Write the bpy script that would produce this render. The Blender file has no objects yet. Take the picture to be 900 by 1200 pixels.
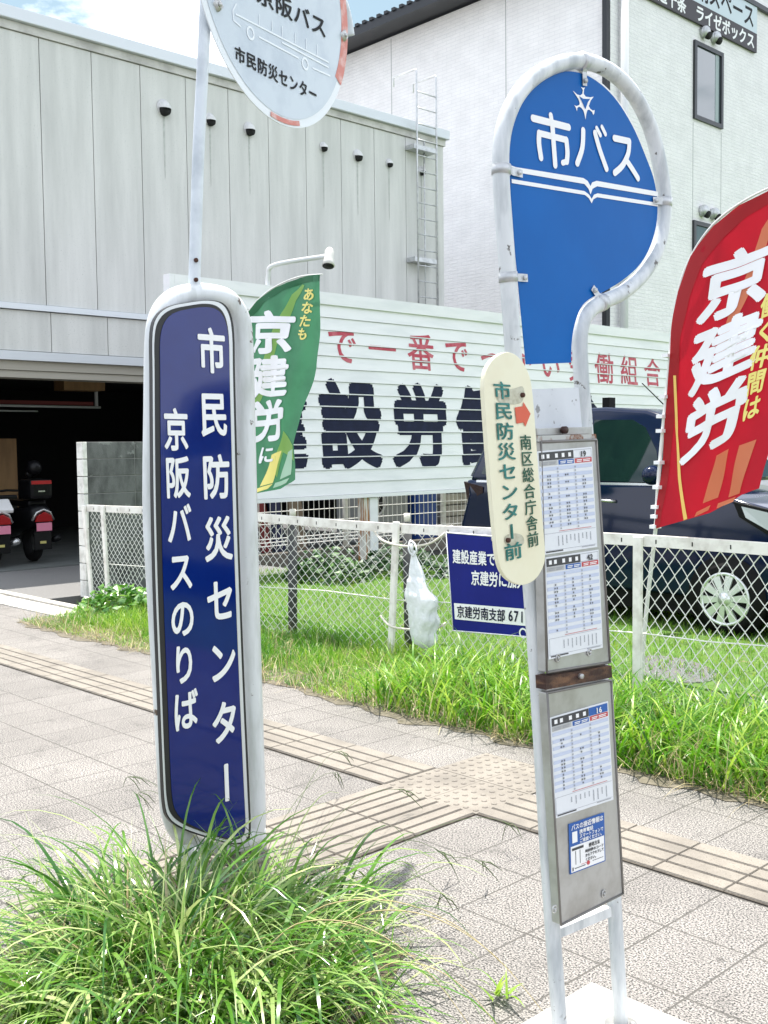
import bpy, bmesh, math, random
import numpy as np
from mathutils import Vector, Matrix
random.seed(7); RNG = np.random.default_rng(7)
S = bpy.context.scene
COL = S.collection

# ------------------------------------------------------------------ camera, light, exposure
FPX, PITCH, ROLL, YAW, CAMH = 1261.2, math.radians(3.39), math.radians(-0.668), math.radians(-46.3), 1.6
fwd = Vector((math.sin(YAW)*math.cos(PITCH), math.cos(YAW)*math.cos(PITCH), -math.sin(PITCH)))
rt0 = Vector((math.cos(YAW), -math.sin(YAW), 0)); up0 = rt0.cross(fwd)
cr, sr = math.cos(ROLL), math.sin(ROLL)
RT = cr*rt0 + sr*up0; UP = -sr*rt0 + cr*up0; FW = fwd
CAMO = Vector((0, 0, CAMH))
cam = bpy.data.cameras.new('camera'); camo = bpy.data.objects.new('camera', cam); COL.objects.link(camo)
camo.matrix_world = Matrix(((RT.x, UP.x, -FW.x, CAMO.x), (RT.y, UP.y, -FW.y, CAMO.y), (RT.z, UP.z, -FW.z, CAMO.z), (0, 0, 0, 1)))
cam.sensor_fit = 'HORIZONTAL'; cam.sensor_width = 36; cam.lens = FPX/900*36; cam.clip_end = 500; cam.clip_start = .05
S.camera = camo

SUN_EL = math.radians(74); sa = Vector((-.85, .52)).normalized()
sdir = Vector((sa.x*math.cos(SUN_EL), sa.y*math.cos(SUN_EL), math.sin(SUN_EL)))
w = bpy.data.worlds.new('World'); S.world = w; w.use_nodes = True
nt = w.node_tree; N = nt.nodes; N.clear(); L = nt.links
out = N.new('ShaderNodeOutputWorld'); bg = N.new('ShaderNodeBackground'); sky = N.new('ShaderNodeTexSky')
sky.sky_type = 'NISHITA'; sky.sun_disc = False; sky.sun_elevation = SUN_EL; sky.sun_rotation = math.atan2(sa.x, sa.y)
sky.air_density = 1.0; sky.dust_density = 1.5; sky.ozone_density = 1.0
tc = N.new('ShaderNodeTexCoord'); mp = N.new('ShaderNodeMapping'); mp.inputs['Scale'].default_value = (1, 1, 2.2)
mp.inputs['Location'].default_value = (.13, .4, .2)
cl = N.new('ShaderNodeTexNoise'); cl.inputs['Scale'].default_value = 3.6; cl.inputs['Detail'].default_value = 8; cl.inputs['Roughness'].default_value = .58
rp = N.new('ShaderNodeValToRGB'); rp.color_ramp.elements[0].position = .44; rp.color_ramp.elements[1].position = .56
mx = N.new('ShaderNodeMix'); mx.data_type = 'RGBA'
L.new(tc.outputs['Generated'], mp.inputs['Vector']); L.new(mp.outputs[0], cl.inputs['Vector']); L.new(cl.outputs['Fac'], rp.inputs['Fac'])
L.new(rp.outputs['Color'], mx.inputs[0]); sk = N.new('ShaderNodeMix'); sk.data_type = 'RGBA'; sk.blend_type = 'MULTIPLY'; sk.inputs[0].default_value = 1; sk.inputs[7].default_value = (.78, .78, .62, 1)
L.new(sky.outputs[0], sk.inputs[6]); L.new(sk.outputs[2], mx.inputs[6]); mx.inputs[7].default_value = (9.25, 9.62, 10.6, 1)
L.new(mx.outputs[2], bg.inputs['Color']); bg.inputs['Strength'].default_value = .11
L.new(bg.outputs[0], out.inputs['Surface'])
sl = bpy.data.lights.new('sun', 'SUN'); sl.energy = 3.6; sl.angle = math.radians(.53); sl.color = (1, .955, .88)
so = bpy.data.objects.new('sun', sl); COL.objects.link(so); so.rotation_euler = sdir.to_track_quat('Z', 'Y').to_euler(); so.location = (-8, -2, 20)
S.view_settings.view_transform = 'Standard'; S.view_settings.look = 'None'; S.view_settings.gamma = 1
S.view_settings.exposure = 1.33
S.render.film_transparent = False
S.cycles.max_bounces = 6; S.cycles.use_denoising = True

# ------------------------------------------------------------------ helpers
def on(px, py, plane):
    """where the photograph's pixel meets a plane of the place"""
    r = FW + RT*((px-450)/FPX) - UP*((py-600)/FPX)
    if isinstance(plane[0], str):
        k = 'XYZ'.index(plane[0]); t = (plane[1]-CAMO[k])/r[k]
    else:
        n, p = plane; t = (p-CAMO).dot(n)/r.dot(n)
    return CAMO + r*t
def ons(pts, plane): return [on(x, y, plane) for x, y in pts]

def smooth(pts, n=6, closed=True):
    """Catmull-Rom through points"""
    P = [Vector(p) for p in pts]; m = len(P); o = []
    for i in range(m if closed else m-1):
        a = P[i-1] if (closed or i > 0) else P[i]; b = P[i]; c = P[(i+1) % m]
        d = P[(i+2) % m] if (closed or i+2 < m) else c
        for k in range(n):
            t = k/n
            o.append(.5*((2*b)+(c-a)*t+(2*a-5*b+4*c-d)*t*t+(3*b-a-3*c+d)*t**3))
    if not closed: o.append(P[-1])
    return o

class MB:
    def __init__(s): s.v = []; s.f = []; s.m = []; s.s = []; s.cur = 0; s.sm = False
    def add(s, verts, faces):
        b = len(s.v); s.v += [tuple(p) for p in verts]
        for f in faces: s.f.append([b+i for i in f]); s.m.append(s.cur); s.s.append(s.sm)
        return s
    def mat(s, i): s.cur = i; return s
    def box(s, lo, hi):
        x0, y0, z0 = lo; x1, y1, z1 = hi
        return s.add([(x0,y0,z0),(x1,y0,z0),(x1,y1,z0),(x0,y1,z0),(x0,y0,z1),(x1,y0,z1),(x1,y1,z1),(x0,y1,z1)],
                     [(3,2,1,0),(4,5,6,7),(0,1,5,4),(1,2,6,5),(2,3,7,6),(3,0,4,7)])
    def poly(s, pts): return s.add(pts, [list(range(len(pts)))])
    def prism(s, pts, vec):
        n = len(pts); vec = Vector(vec); q = [Vector(p) for p in pts]
        return s.add(q+[p+vec for p in q], [list(range(n))[::-1], list(range(n, 2*n))]+[(i, (i+1) % n, n+(i+1) % n, n+i) for i in range(n)])
    def tube(s, pts, r, seg=10, closed=False, caps=True):
        P = [Vector(p) for p in pts]; n = len(P); R = r if isinstance(r, (list, tuple)) else [r]*n
        V = []; prev = None
        for i in range(n):
            if closed: t = P[(i+1) % n]-P[i-1]
            else: t = P[min(i+1, n-1)]-P[max(i-1, 0)]
            if t.length < 1e-9: t = Vector((0, 0, 1))
            t.normalize()
            if prev is None:
                a = Vector((0, 0, 1)) if abs(t.z) < .9 else Vector((1, 0, 0)); u = t.cross(a).normalized()
            else:
                u = prev-t*prev.dot(t); u.normalize()
            prev = u; wv = t.cross(u)
            for k in range(seg):
                a = 2*math.pi*k/seg; V.append(P[i]+(u*math.cos(a)+wv*math.sin(a))*R[i])
        F = []
        for i in range(n if closed else n-1):
            j = (i+1) % n
            for k in range(seg): F.append((i*seg+k, i*seg+(k+1) % seg, j*seg+(k+1) % seg, j*seg+k))
        if caps and not closed: F += [list(range(seg))[::-1], [(n-1)*seg+k for k in range(seg)]]
        o = s.sm; s.sm = True; s.add(V, F); s.sm = o; return s
    def disc(s, c, ax, r, depth, seg=24, r2=None):
        c = Vector(c); ax = Vector(ax).normalized()
        return s.tube([c, c+ax*depth], [r, r if r2 is None else r2], seg)
    def dome(s, c, ax, r, h, seg=10, rings=4):
        c = Vector(c); ax = Vector(ax).normalized()
        return s.tube([c+ax*(h*math.sin(math.pi/2*k/rings)) for k in range(rings+1)],
                      [max(r*math.cos(math.pi/2*k/rings), r*.02) for k in range(rings+1)], seg)
    def ball(s, c, r, seg=12, rings=8, sc=(1, 1, 1)):
        V = []; F = []
        for i in range(rings+1):
            th = math.pi*i/rings
            for k in range(seg):
                a = 2*math.pi*k/seg
                V.append((c[0]+r*sc[0]*math.sin(th)*math.cos(a), c[1]+r*sc[1]*math.sin(th)*math.sin(a), c[2]+r*sc[2]*math.cos(th)))
        for i in range(rings):
            for k in range(seg): F.append((i*seg+k, (i+1)*seg+k, (i+1)*seg+(k+1) % seg, i*seg+(k+1) % seg))
        o = s.sm; s.sm = True; s.add(V, F); s.sm = o; return s
    def stroke(s, pts, r, nrm, seg=10):
        """flat capsule-ended brush stroke on a plane with normal nrm"""
        nrm = Vector(nrm).normalized(); s.k = getattr(s, 'k', 0)+1; P = [Vector(p)+nrm*(s.k*.00009) for p in pts]
        Lf = []; Rt = []
        for i in range(len(P)):
            t = (P[min(i+1, len(P)-1)]-P[max(i-1, 0)]).normalized(); u = nrm.cross(t)
            Lf.append(P[i]+u*r); Rt.append(P[i]-u*r)
        for i in range(len(P)-1): s.poly([Lf[i], Lf[i+1], Rt[i+1], Rt[i]])
        for c, e, d in ((P[0], P[1], -1), (P[-1], P[-2], 1)):
            c = c-nrm*.00004
            t = ((e-c) if d < 0 else (c-e)).normalized(); u = nrm.cross(t)
            s.poly([c+(u*math.cos(a)+t*d*math.sin(a))*r for a in [math.pi*k/seg for k in range(seg+1)]])
        return s
    def build(s, name, mats, parent=None, base=None, bevel=0, bseg=2, recalc=True):
        me = bpy.data.meshes.new(name)
        off = Vector(parent['base']) if parent is not None else Vector(base if base is not None else (0, 0, 0))
        me.from_pydata([(x-off.x, y-off.y, z-off.z) for x, y, z in s.v], [], s.f)
        me.polygons.foreach_set('material_index', s.m); me.polygons.foreach_set('use_smooth', s.s)
        if recalc or bevel:
            bm = bmesh.new(); bm.from_mesh(me)
            if recalc: bmesh.ops.recalc_face_normals(bm, faces=bm.faces)
            if bevel:
                ed = [e for e in bm.edges if len(e.link_faces) == 2 and e.calc_face_angle(0) > .5]
                bmesh.ops.bevel(bm, geom=ed, offset=bevel, segments=bseg, profile=.6, affect='EDGES', clamp_overlap=True)
            bm.to_mesh(me); bm.free()
        for m in (mats if isinstance(mats, (list, tuple)) else [mats]): me.materials.append(m)
        o = bpy.data.objects.new(name, me); COL.objects.link(o)
        if parent is not None: o.parent = parent; o['base'] = tuple(off)
        else: o.location = off; o['base'] = tuple(off)
        return o
def thing(name, base, label, cat, group=None):
    o = bpy.data.objects.new(name, None); COL.objects.link(o); o.location = base; o['base'] = tuple(base)
    o.empty_display_size = .1
    return tag(o, label, cat, group)
def tag(o, label=None, cat=None, group=None, kind=None):
    if label: o['label'] = label
    if cat: o['category'] = cat
    if group: o['group'] = group
    if kind: o['kind'] = kind
    return o
def struct(o): o['kind'] = 'structure'; return o

# ------------------------------------------------------------------ materials
def M(name, col, rough=.6, metal=0, col2=None, scale=6, lo=.45, hi=.65, stretch=None, chip=None, chip_scale=20, chip_at=.66, bump=0, bump_scale=60, spec=.5, trans=0, coat=0):
    m = bpy.data.materials.new(name); m.use_nodes = True; nt = m.node_tree; n = nt.nodes; l = nt.links
    b = n['Principled BSDF']; b.inputs['Roughness'].default_value = rough; b.inputs['Metallic'].default_value = metal
    b.inputs['Specular IOR Level'].default_value = spec; b.inputs['Coat Weight'].default_value = coat; b.inputs['Coat Roughness'].default_value = .04
    c = tuple(col)+(1,); b.inputs['Base Color'].default_value = c
    tc = n.new('ShaderNodeTexCoord'); src = tc.outputs['Object']; cur = None
    if stretch:
        mp = n.new('ShaderNodeMapping'); mp.inputs['Scale'].default_value = stretch; l.new(src, mp.inputs[0]); sv = mp.outputs[0]
    else: sv = src
    def layer(vec, sc, a, z, base, colb, detail=5):
        t = n.new('ShaderNodeTexNoise'); t.inputs['Scale'].default_value = sc; t.inputs['Detail'].default_value = detail; t.inputs['Roughness'].default_value = .6
        l.new(vec, t.inputs['Vector']); r = n.new('ShaderNodeMapRange'); r.inputs[1].default_value = a; r.inputs[2].default_value = z; l.new(t.outputs['Fac'], r.inputs[0])
        x = n.new('ShaderNodeMix'); x.data_type = 'RGBA'; l.new(r.outputs[0], x.inputs[0])
        if base is None: x.inputs[6].default_value = c
        else: l.new(base, x.inputs[6])
        x.inputs[7].default_value = tuple(colb)+(1,); return x.outputs[2]
    if col2: cur = layer(sv, scale, lo, hi, cur, col2)
    if chip: cur = layer(src, chip_scale, chip_at, chip_at+.03, cur, chip, 8)
    if cur is not None: l.new(cur, b.inputs['Base Color'])
    if bump:
        t = n.new('ShaderNodeTexNoise'); t.inputs['Scale'].default_value = bump_scale; t.inputs['Detail'].default_value = 6; l.new(src, t.inputs['Vector'])
        bp = n.new('ShaderNodeBump'); bp.inputs['Strength'].default_value = bump; bp.inputs['Distance'].default_value = .01
        l.new(t.outputs['Fac'], bp.inputs['Height']); l.new(bp.outputs[0], b.inputs['Normal'])
    if trans:
        td = n.new('ShaderNodeBsdfTranslucent'); ms = n.new('ShaderNodeMixShader'); ms.inputs[0].default_value = trans
        if cur is not None: l.new(cur, td.inputs['Color'])
        else: td.inputs['Color'].default_value = c
        l.new(b.outputs[0], ms.inputs[1]); l.new(td.outputs[0], ms.inputs[2]); l.new(ms.outputs[0], n['Material Output'].inputs['Surface'])
    return m

def grass_mat(name, a, b_, c_, trans=.35, rough=.42):
    m = bpy.data.materials.new(name); m.use_nodes = True; nt = m.node_tree; n = nt.nodes; l = nt.links
    b = n['Principled BSDF']; b.inputs['Roughness'].default_value = rough; b.inputs['Specular IOR Level'].default_value = .6
    at = n.new('ShaderNodeAttribute'); at.attribute_name = 'hue'
    r = n.new('ShaderNodeValToRGB'); e = r.color_ramp.elements; e[0].color = tuple(a)+(1,); e[1].color = tuple(c_)+(1,); e[1].position = 1
    k = e.new(.5); k.color = tuple(b_)+(1,)
    l.new(at.outputs['Fac'], r.inputs[0]); l.new(r.outputs[0], b.inputs['Base Color'])
    td = n.new('ShaderNodeBsdfTranslucent'); l.new(r.outputs[0], td.inputs['Color'])
    ms = n.new('ShaderNodeMixShader'); ms.inputs[0].default_value = trans
    l.new(b.outputs[0], ms.inputs[1]); l.new(td.outputs[0], ms.inputs[2]); l.new(ms.outputs[0], n['Material Output'].inputs['Surface'])
    return m

WHITE = M('white_lettering', (.8, .8, .8), .45)
BLACKL = M('black_lettering', (.008, .008, .009), .6, spec=.2)
NAVYL = M('navy_lettering', (.003, .006, .028), .6, spec=.2, col2=(.006, .01, .04), scale=9)
REDL = M('red_lettering', (.42, .03, .06), .55, col2=(.5, .12, .15), scale=7)
TEALL = M('teal_lettering', (.012, .13, .11), .5, col2=(.03, .2, .18), scale=30)
GREENL = M('dark_green_lettering', (.01, .085, .05), .5)
SIGNTUBE = M('white_weathered_paint', (.66, .68, .69), .38, col2=(.43, .45, .43), scale=6, stretch=(2, 2, .35), lo=.48, hi=.72, chip=(.1, .07, .05), chip_scale=13, chip_at=.66, bump=.08, bump_scale=30)
SIGNTUBE2 = M('grey_white_weathered_paint', (.63, .65, .66), .42, col2=(.37, .40, .42), scale=8, stretch=(2, 2, .35), lo=.45, hi=.68, chip=(.1, .09, .08), chip_scale=22, chip_at=.635, bump=.12, bump_scale=45)
POLEM = M('pale_pole_paint', (.6, .64, .68), .35, col2=(.46, .5, .54), scale=6, chip=(.16, .1, .07), chip_scale=22, chip_at=.72)
NAVYPANEL = M('deep_blue_gloss_panel', (.002, .013, .13), .06, col2=(.003, .018, .15), scale=3, spec=.4)
BUSBLUE = M('bright_blue_enamel', (.0003, .098, .36), .4, col2=(.0006, .108, .39), scale=3, spec=.15)
BLACKRUB = M('black_gasket', (.01, .01, .011), .45)
STEEL = M('brushed_steel', (.5, .5, .49), .42, .55, col2=(.38, .37, .35), scale=8, chip=(.2, .11, .06), chip_scale=16, chip_at=.72)
ZINC = M('galvanised_metal', (.55, .56, .57), .4, .5, col2=(.42, .43, .44), scale=12)
RUST = M('rusty_brown_steel', (.035, .012, .009), .6, .1, col2=(.17, .085, .045), scale=11, stretch=(1, 1, 4), bump=.3, bump_scale=80)
PAPER = M('timetable_paper', (.7, .72, .75), .35)
INK = M('dark_grey_ink', (.05, .05, .055), .6)
INKL = M('grey_ink', (.3, .31, .34), .6)
PALEB = M('pale_blue_print', (.5, .55, .68), .6)
PBLUE = M('blue_print', (.02, .1, .36), .5)
PRED = M('red_print', (.5, .06, .07), .5)
PGREY = M('grey_print', (.42, .42, .41), .6)
CREAM = M('cream_board', (.76, .73, .55), .4, col2=(.7, .64, .45), scale=5, lo=.5, hi=.8)
GREASE = M('grease_stain', (.52, .51, .4), .5, col2=(.34, .32, .22), scale=40)
ARROWR = M('faded_red_print', (.6, .1, .05), .5)
RUSTDARK = M('dark_rust', (.06, .02, .012), .8)
CONC = M('pale_concrete', (.55, .54, .51), .8, col2=(.44, .43, .4), scale=5, bump=.2, bump_scale=90)
FLAKE = M('flaking_white_plate', (.6, .62, .66), .45, col2=(.52, .54, .58), scale=4, chip=(.25, .25, .26), chip_scale=30, chip_at=.6)
SKYWHITE = M('pale_blue_white_enamel', (.52, .58, .64), .3, col2=(.43, .49, .56), scale=5, chip=(.4, .2, .2), chip_scale=9, chip_at=.74)
SALMON = M('faded_red_rim', (.55, .17, .13), .45, col2=(.65, .4, .36), scale=18)
FAINTW = M('faint_white_print', (.74, .78, .82), .3)

# ------------------------------------------------------------------ lettering
_G = {}
def glyph(ch, bold=0.0):
    k = (ch, bold)
    if k not in _G:
        c = bpy.data.curves.new('glyph', 'FONT'); c.body = ch; c.size = 1; c.resolution_u = 4
        o = bpy.data.objects.new('glyph', c); COL.objects.link(o); bpy.context.view_layer.update()
        ev = o.evaluated_get(bpy.context.evaluated_depsgraph_get()); me = ev.to_mesh()
        V = [(v.co.x, v.co.y+.13) for v in me.vertices]; F = [tuple(p.vertices) for p in me.polygons]
        if ord(ch) < 256 and V:
            a = min(v[0] for v in V); z = max(v[0] for v in V); V = [(v[0]+.5-(a+z)/2, v[1]) for v in V]
        ev.to_mesh_clear(); bpy.data.objects.remove(o); bpy.data.curves.remove(c)
        n0 = len(V); W = [(x, y, 0) for x, y in V]; G = list(F)
        if bold:                                            # a heavier cut: the same sign struck again slightly displaced
            for q in range(8):
                a = q*math.pi/4; W += [(x+bold*math.cos(a), y+bold*math.sin(a), q+1) for x, y in V]; G += [tuple(i+n0*(q+1) for i in f) for f in F]
        _G[k] = (W, G)
    return _G[k]
def lettering(mb, text, corners, vertical=False, fill=(1, 1), bold=.02, off=(0, 0, 0), fn=None, sub=0, dn=None, dstep=.00012):
    """set text in the quadrilateral tl,tr,br,bl (points of the place), one em cell per sign"""
    tl, tr, br, bl = [Vector(c) for c in corners]; n = len(text); off = Vector(off); dn = Vector(dn) if dn else (off.normalized() if off.length else Vector((0, -1, 0)))
    for i, ch in enumerate(text):
        if ch == ' ': continue
        V, F = glyph(ch, bold); P = []
        for x, y, dd in V:
            if vertical and ch == 'ー': x, y = 1-y, 1-x
            x = .5+(x-.5)*fill[0]; y = .5+(y-.5)*fill[1]
            if vertical: s, t = x, (i+1-y)/n
            else: s, t = (i+x)/n, 1-y
            p = tl*(1-s)*(1-t)+tr*s*(1-t)+br*s*t+bl*(1-s)*t
            P.append(p+off+dn*(dd*dstep))
        if sub:
            bm = bmesh.new(); vs = [bm.verts.new(p) for p in P]
            for f in F:
                try: bm.faces.new([vs[q] for q in f])
                except ValueError: pass
            bmesh.ops.subdivide_edges(bm, edges=[e for e in bm.edges if e.calc_length() > sub], cuts=2, use_grid_fill=True)
            bmesh.ops.triangulate(bm, faces=bm.faces)
            bm.verts.index_update(); P = [v.co.copy() for v in bm.verts]; F = [[v.index for v in f.verts] for f in bm.faces]; bm.free()
        if fn: P = [fn(p) for p in P]
        mb.add(P, F)
    return mb

def gridded(src, step):
    bm = bmesh.new(); vs = [bm.verts.new(v) for v in src.v]
    for fc in src.f:
        try: bm.faces.new([vs[i] for i in fc])
        except ValueError: pass
    for ax in (0, 2):
        lo = min(v[ax] for v in src.v); hi = max(v[ax] for v in src.v); k = lo+step
        while k < hi:
            co = [0, 0, 0]; co[ax] = k; no = [0, 0, 0]; no[ax] = 1
            bmesh.ops.bisect_plane(bm, geom=bm.verts[:]+bm.edges[:]+bm.faces[:], plane_co=co, plane_no=no); k += step
    bm.verts.index_update(); o = MB(); o.sm = True; o.add([v.co.copy() for v in bm.verts], [[v.index for v in f.verts] for f in bm.faces]); bm.free(); return o
def ribbons(name, mat, base, height, azim, tilt0, bend, width, seg=4, parent=None, pbase=None, twist=None, hue=None, power=1.4, taper=1.0):
    """many grass blades as curved ribbons; every argument is an array with one value per blade"""
    n = len(height); t = np.linspace(0, 1, seg+1); pts = np.zeros((n, seg+1, 3)); pts[:, 0] = base
    d = np.stack([np.cos(azim), np.sin(azim)], 1)
    for k in range(1, seg+1):
        tm = (t[k-1]+t[k])/2; th = tilt0+bend*tm**power; ds = height/seg
        pts[:, k, :2] = pts[:, k-1, :2]+d*(np.sin(th)*ds)[:, None]; pts[:, k, 2] = pts[:, k-1, 2]+np.cos(th)*ds
    pts[:, :, 2] = np.maximum(pts[:, :, 2], .004+.01*RNG.random((n, 1)))
    a2 = azim+math.pi/2+(twist if twist is not None else 0); sd = np.stack([np.cos(a2), np.sin(a2), np.zeros(n)], 1)
    wv = width[:, None]*np.clip((1-t**1.6*taper), .04, 1)[None, :]*np.clip(.55+t*3, 0, 1)[None, :]
    Lp = pts-sd[:, None, :]*wv[:, :, None]/2; Rp = pts+sd[:, None, :]*wv[:, :, None]/2
    V = np.stack([Lp, Rp], 2).reshape(-1, 3)
    off = np.array(pbase if pbase is not None else (0, 0, 0), float); V = V-off
    i = np.arange(n)[:, None]*(2*(seg+1))+np.arange(seg)[None, :]*2
    F = np.stack([i, i+1, i+3, i+2], 2).reshape(-1, 4)
    me = bpy.data.meshes.new(name); me.vertices.add(len(V)); me.vertices.foreach_set('co', V.astype(np.float32).ravel())
    me.loops.add(F.size); me.loops.foreach_set('vertex_index', F.astype(np.int32).ravel())
    me.polygons.add(len(F)); me.polygons.foreach_set('loop_start', np.arange(0, F.size, 4, dtype=np.int32))
    me.polygons.foreach_set('use_smooth', np.ones(len(F), bool)); me.update(calc_edges=True); me.validate()
    h = (hue if hue is not None else RNG.random(n)); at = me.attributes.new('hue', 'FLOAT', 'POINT')
    at.data.foreach_set('value', np.repeat(h, 2*(seg+1)).astype(np.float32))
    me.materials.append(mat); o = bpy.data.objects.new(name, me); COL.objects.link(o)
    if parent is not None: o.parent = parent
    else: o.location = off
    return o

# ================================================================== THE SETTING
def paving_material():
    m = bpy.data.materials.new('granite_pavers'); m.use_nodes = True; nt = m.node_tree; n = nt.nodes; l = nt.links
    b = n['Principled BSDF']; b.inputs['Roughness'].default_value = .75
    tc = n.new('ShaderNodeTexCoord'); sx = n.new('ShaderNodeSeparateXYZ'); l.new(tc.outputs['Object'], sx.inputs[0])
    def mth(op, a, c=None, d=None):
        x = n.new('ShaderNodeMath'); x.operation = op
        for k, v in enumerate((a, c, d)):
            if v is None: continue
            if isinstance(v, (int, float)): x.inputs[k].default_value = v
            else: l.new(v, x.inputs[k])
        return x.outputs[0]
    u = mth('DIVIDE', mth('ADD', sx.outputs[0], 1.89+29.25), .2925); v = mth('DIVIDE', mth('SUBTRACT', sx.outputs[1], 3.455-37.2), .372)
    def edge(c, size):
        f = mth('FRACT', c); return mth('MULTIPLY', mth('MINIMUM', f, mth('SUBTRACT', 1.0, f)), size)
    wob = n.new('ShaderNodeTexNoise'); wob.inputs['Scale'].default_value = 45; l.new(tc.outputs['Object'], wob.inputs['Vector'])
    e = mth('MINIMUM', edge(u, .2925), edge(v, .372)); e = mth('SUBTRACT', e, mth('MULTIPLY', mth('SUBTRACT', wob.outputs['Fac'], .5), .004))
    jm = n.new('ShaderNodeMapRange'); jm.inputs[1].default_value = .002; jm.inputs[2].default_value = .0048; l.new(e, jm.inputs[0])
    cell = n.new('ShaderNodeCombineXYZ'); l.new(mth('FLOOR', u), cell.inputs[0]); l.new(mth('FLOOR', v), cell.inputs[1])
    wn = n.new('ShaderNodeTexWhiteNoise'); l.new(cell.outputs[0], wn.inputs['Vector'])
    sp = n.new('ShaderNodeTexNoise'); sp.inputs['Scale'].default_value = 150; sp.inputs['Detail'].default_value = 2.5; sp.inputs['Roughness'].default_value = .7; l.new(tc.outputs['Object'], sp.inputs['Vector'])
    r = n.new('ShaderNodeValToRGB'); el = r.color_ramp.elements; el[0].position = .415; el[0].color = (.012, .012, .011, 1); el[1].position = .56; el[1].color = (.3, .278, .257, 1)
    k = el.new(.47); k.color = (.125, .119, .114, 1); l.new(sp.outputs['Fac'], r.inputs[0])
    big = n.new('ShaderNodeTexNoise'); big.inputs['Scale'].default_value = 1.7; big.inputs['Detail'].default_value = 6; l.new(tc.outputs['Object'], big.inputs['Vector'])
    val = mth('ADD', mth('MULTIPLY', wn.outputs['Value'], .09), mth('MULTIPLY_ADD', big.outputs['Fac'], .75, .56))
    stn = n.new('ShaderNodeTexNoise'); stn.inputs['Scale'].default_value = 4.5; stn.inputs['Detail'].default_value = 9; stn.inputs['Roughness'].default_value = .72; l.new(tc.outputs['Object'], stn.inputs['Vector'])
    sm_ = n.new('ShaderNodeMapRange'); sm_.inputs[1].default_value = .54; sm_.inputs[2].default_value = .72; sm_.inputs[3].default_value = 1.0; sm_.inputs[4].default_value = .55; l.new(stn.outputs['Fac'], sm_.inputs[0])
    vo = n.new('ShaderNodeTexVoronoi'); vo.inputs['Scale'].default_value = 2.6; l.new(tc.outputs['Object'], vo.inputs['Vector'])
    gum = n.new('ShaderNodeMapRange'); gum.inputs[1].default_value = .035; gum.inputs[2].default_value = .05; gum.inputs[3].default_value = .55; gum.inputs[4].default_value = 1.0; l.new(vo.outputs['Distance'], gum.inputs[0])
    val = mth('MULTIPLY', mth('MULTIPLY', val, sm_.outputs[0]), gum.outputs[0])
    mc = n.new('ShaderNodeMix'); mc.data_type = 'RGBA'; mc.blend_type = 'MULTIPLY'; mc.inputs[0].default_value = 1
    l.new(r.outputs[0], mc.inputs[6]); l.new(val, mc.inputs[7])
    mj = n.new('ShaderNodeMix'); mj.data_type = 'RGBA'; l.new(jm.outputs[0], mj.inputs[0]); mj.inputs[6].default_value = (.075, .07, .062, 1); l.new(mc.outputs[2], mj.inputs[7])
    l.new(mj.outputs[2], b.inputs['Base Color'])
    hh = mth('ADD', mth('MULTIPLY', jm.outputs[0], 1.0), mth('MULTIPLY', sp.outputs['Fac'], .35))
    bp = n.new('ShaderNodeBump'); bp.inputs['Strength'].default_value = .55; bp.inputs['Distance'].default_value = .004; l.new(hh, bp.inputs['Height']); l.new(bp.outputs[0], b.inputs['Normal'])
    return m
PAVE = paving_material()
TACT = M('beige_tactile_paver', (.235, .21, .178), .75, col2=(.165, .147, .125), scale=3, chip=(.13, .115, .096), chip_scale=210, chip_at=.58, bump=.3, bump_scale=160)
JOINT = M('dirt_and_shade_groove', (.045, .037, .029), .9, col2=(.11, .093, .072), scale=14)  # groove dirt, darkened further to paint in the shade beside the bars
ASPH = M('asphalt', (.06, .06, .062), .85, col2=(.1, .1, .1), scale=140, bump=.5, bump_scale=220)
ASPHL = M('dusty_asphalt', (.17, .165, .16), .85, col2=(.12, .12, .118), scale=120, bump=.4, bump_scale=200)
SOIL = M('grassy_soil', (.07, .13, .02), .9, col2=(.08, .17, .018), scale=6, chip=(.16, .16, .07), chip_scale=3.2, chip_at=.64, bump=.8, bump_scale=40)
GRAVEL = M('grey_gravel', (.15, .145, .15), .85, col2=(.06, .06, .06), scale=90, bump=.8, bump_scale=90)
FLOORC = M('garage_floor_concrete', (.12, .13, .125), .8, col2=(.085, .095, .09), scale=2)
KERBC = M('kerb_concrete', (.52, .49, .44), .8, col2=(.42, .39, .34), scale=7, chip=(.3, .26, .22), chip_scale=60, chip_at=.6, bump=.2)

struct(MB().poly([(-140, -140, -.16), (140, -140, -.16), (140, 140, -.16), (-140, 140, -.16)]).build('ground', ASPH))
struct(MB().box((-45, 1.05, -.15), (12, 4.86, 0)).build('pavement', PAVE))
struct(MB().box((-45, .9, -.155), (12, 1.046, .004)).build('kerb', KERBC, bevel=.015))
struct(MB().box((-10.3, 4.864, -.15), (12, 6.3, -.004)).build('verge_soil', SOIL))
struct(MB().box((-10.9, 6.304, -.15), (14, 40, .012)).build('parking_lot_ground', SOIL))
# gutter stones in front of the garage drive
g = MB()
for i in range(16): g.box((-10.9-.62*(i+1)+.006, 4.87, -.15), (-10.9-.62*i-.006, 5.18, .012+.004*(i % 2)))
for i in range(16): g.box((-10.9-.62*(i+1)+.004, 5.2, -.15), (-10.9-.62*i-.004, 5.31, .03))
g.box((-10.894, 4.87, -.15), (-9.65, 5.18, .011)); g.box((-10.894, 5.2, -.15), (-9.75, 5.31, .028))
struct(g.build('gutter_stones', KERBC, bevel=.006))
struct(MB().box((-40, 5.33, -.15), (-10.94, 9.0, .006)).build('driveway', ASPHL))
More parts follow.
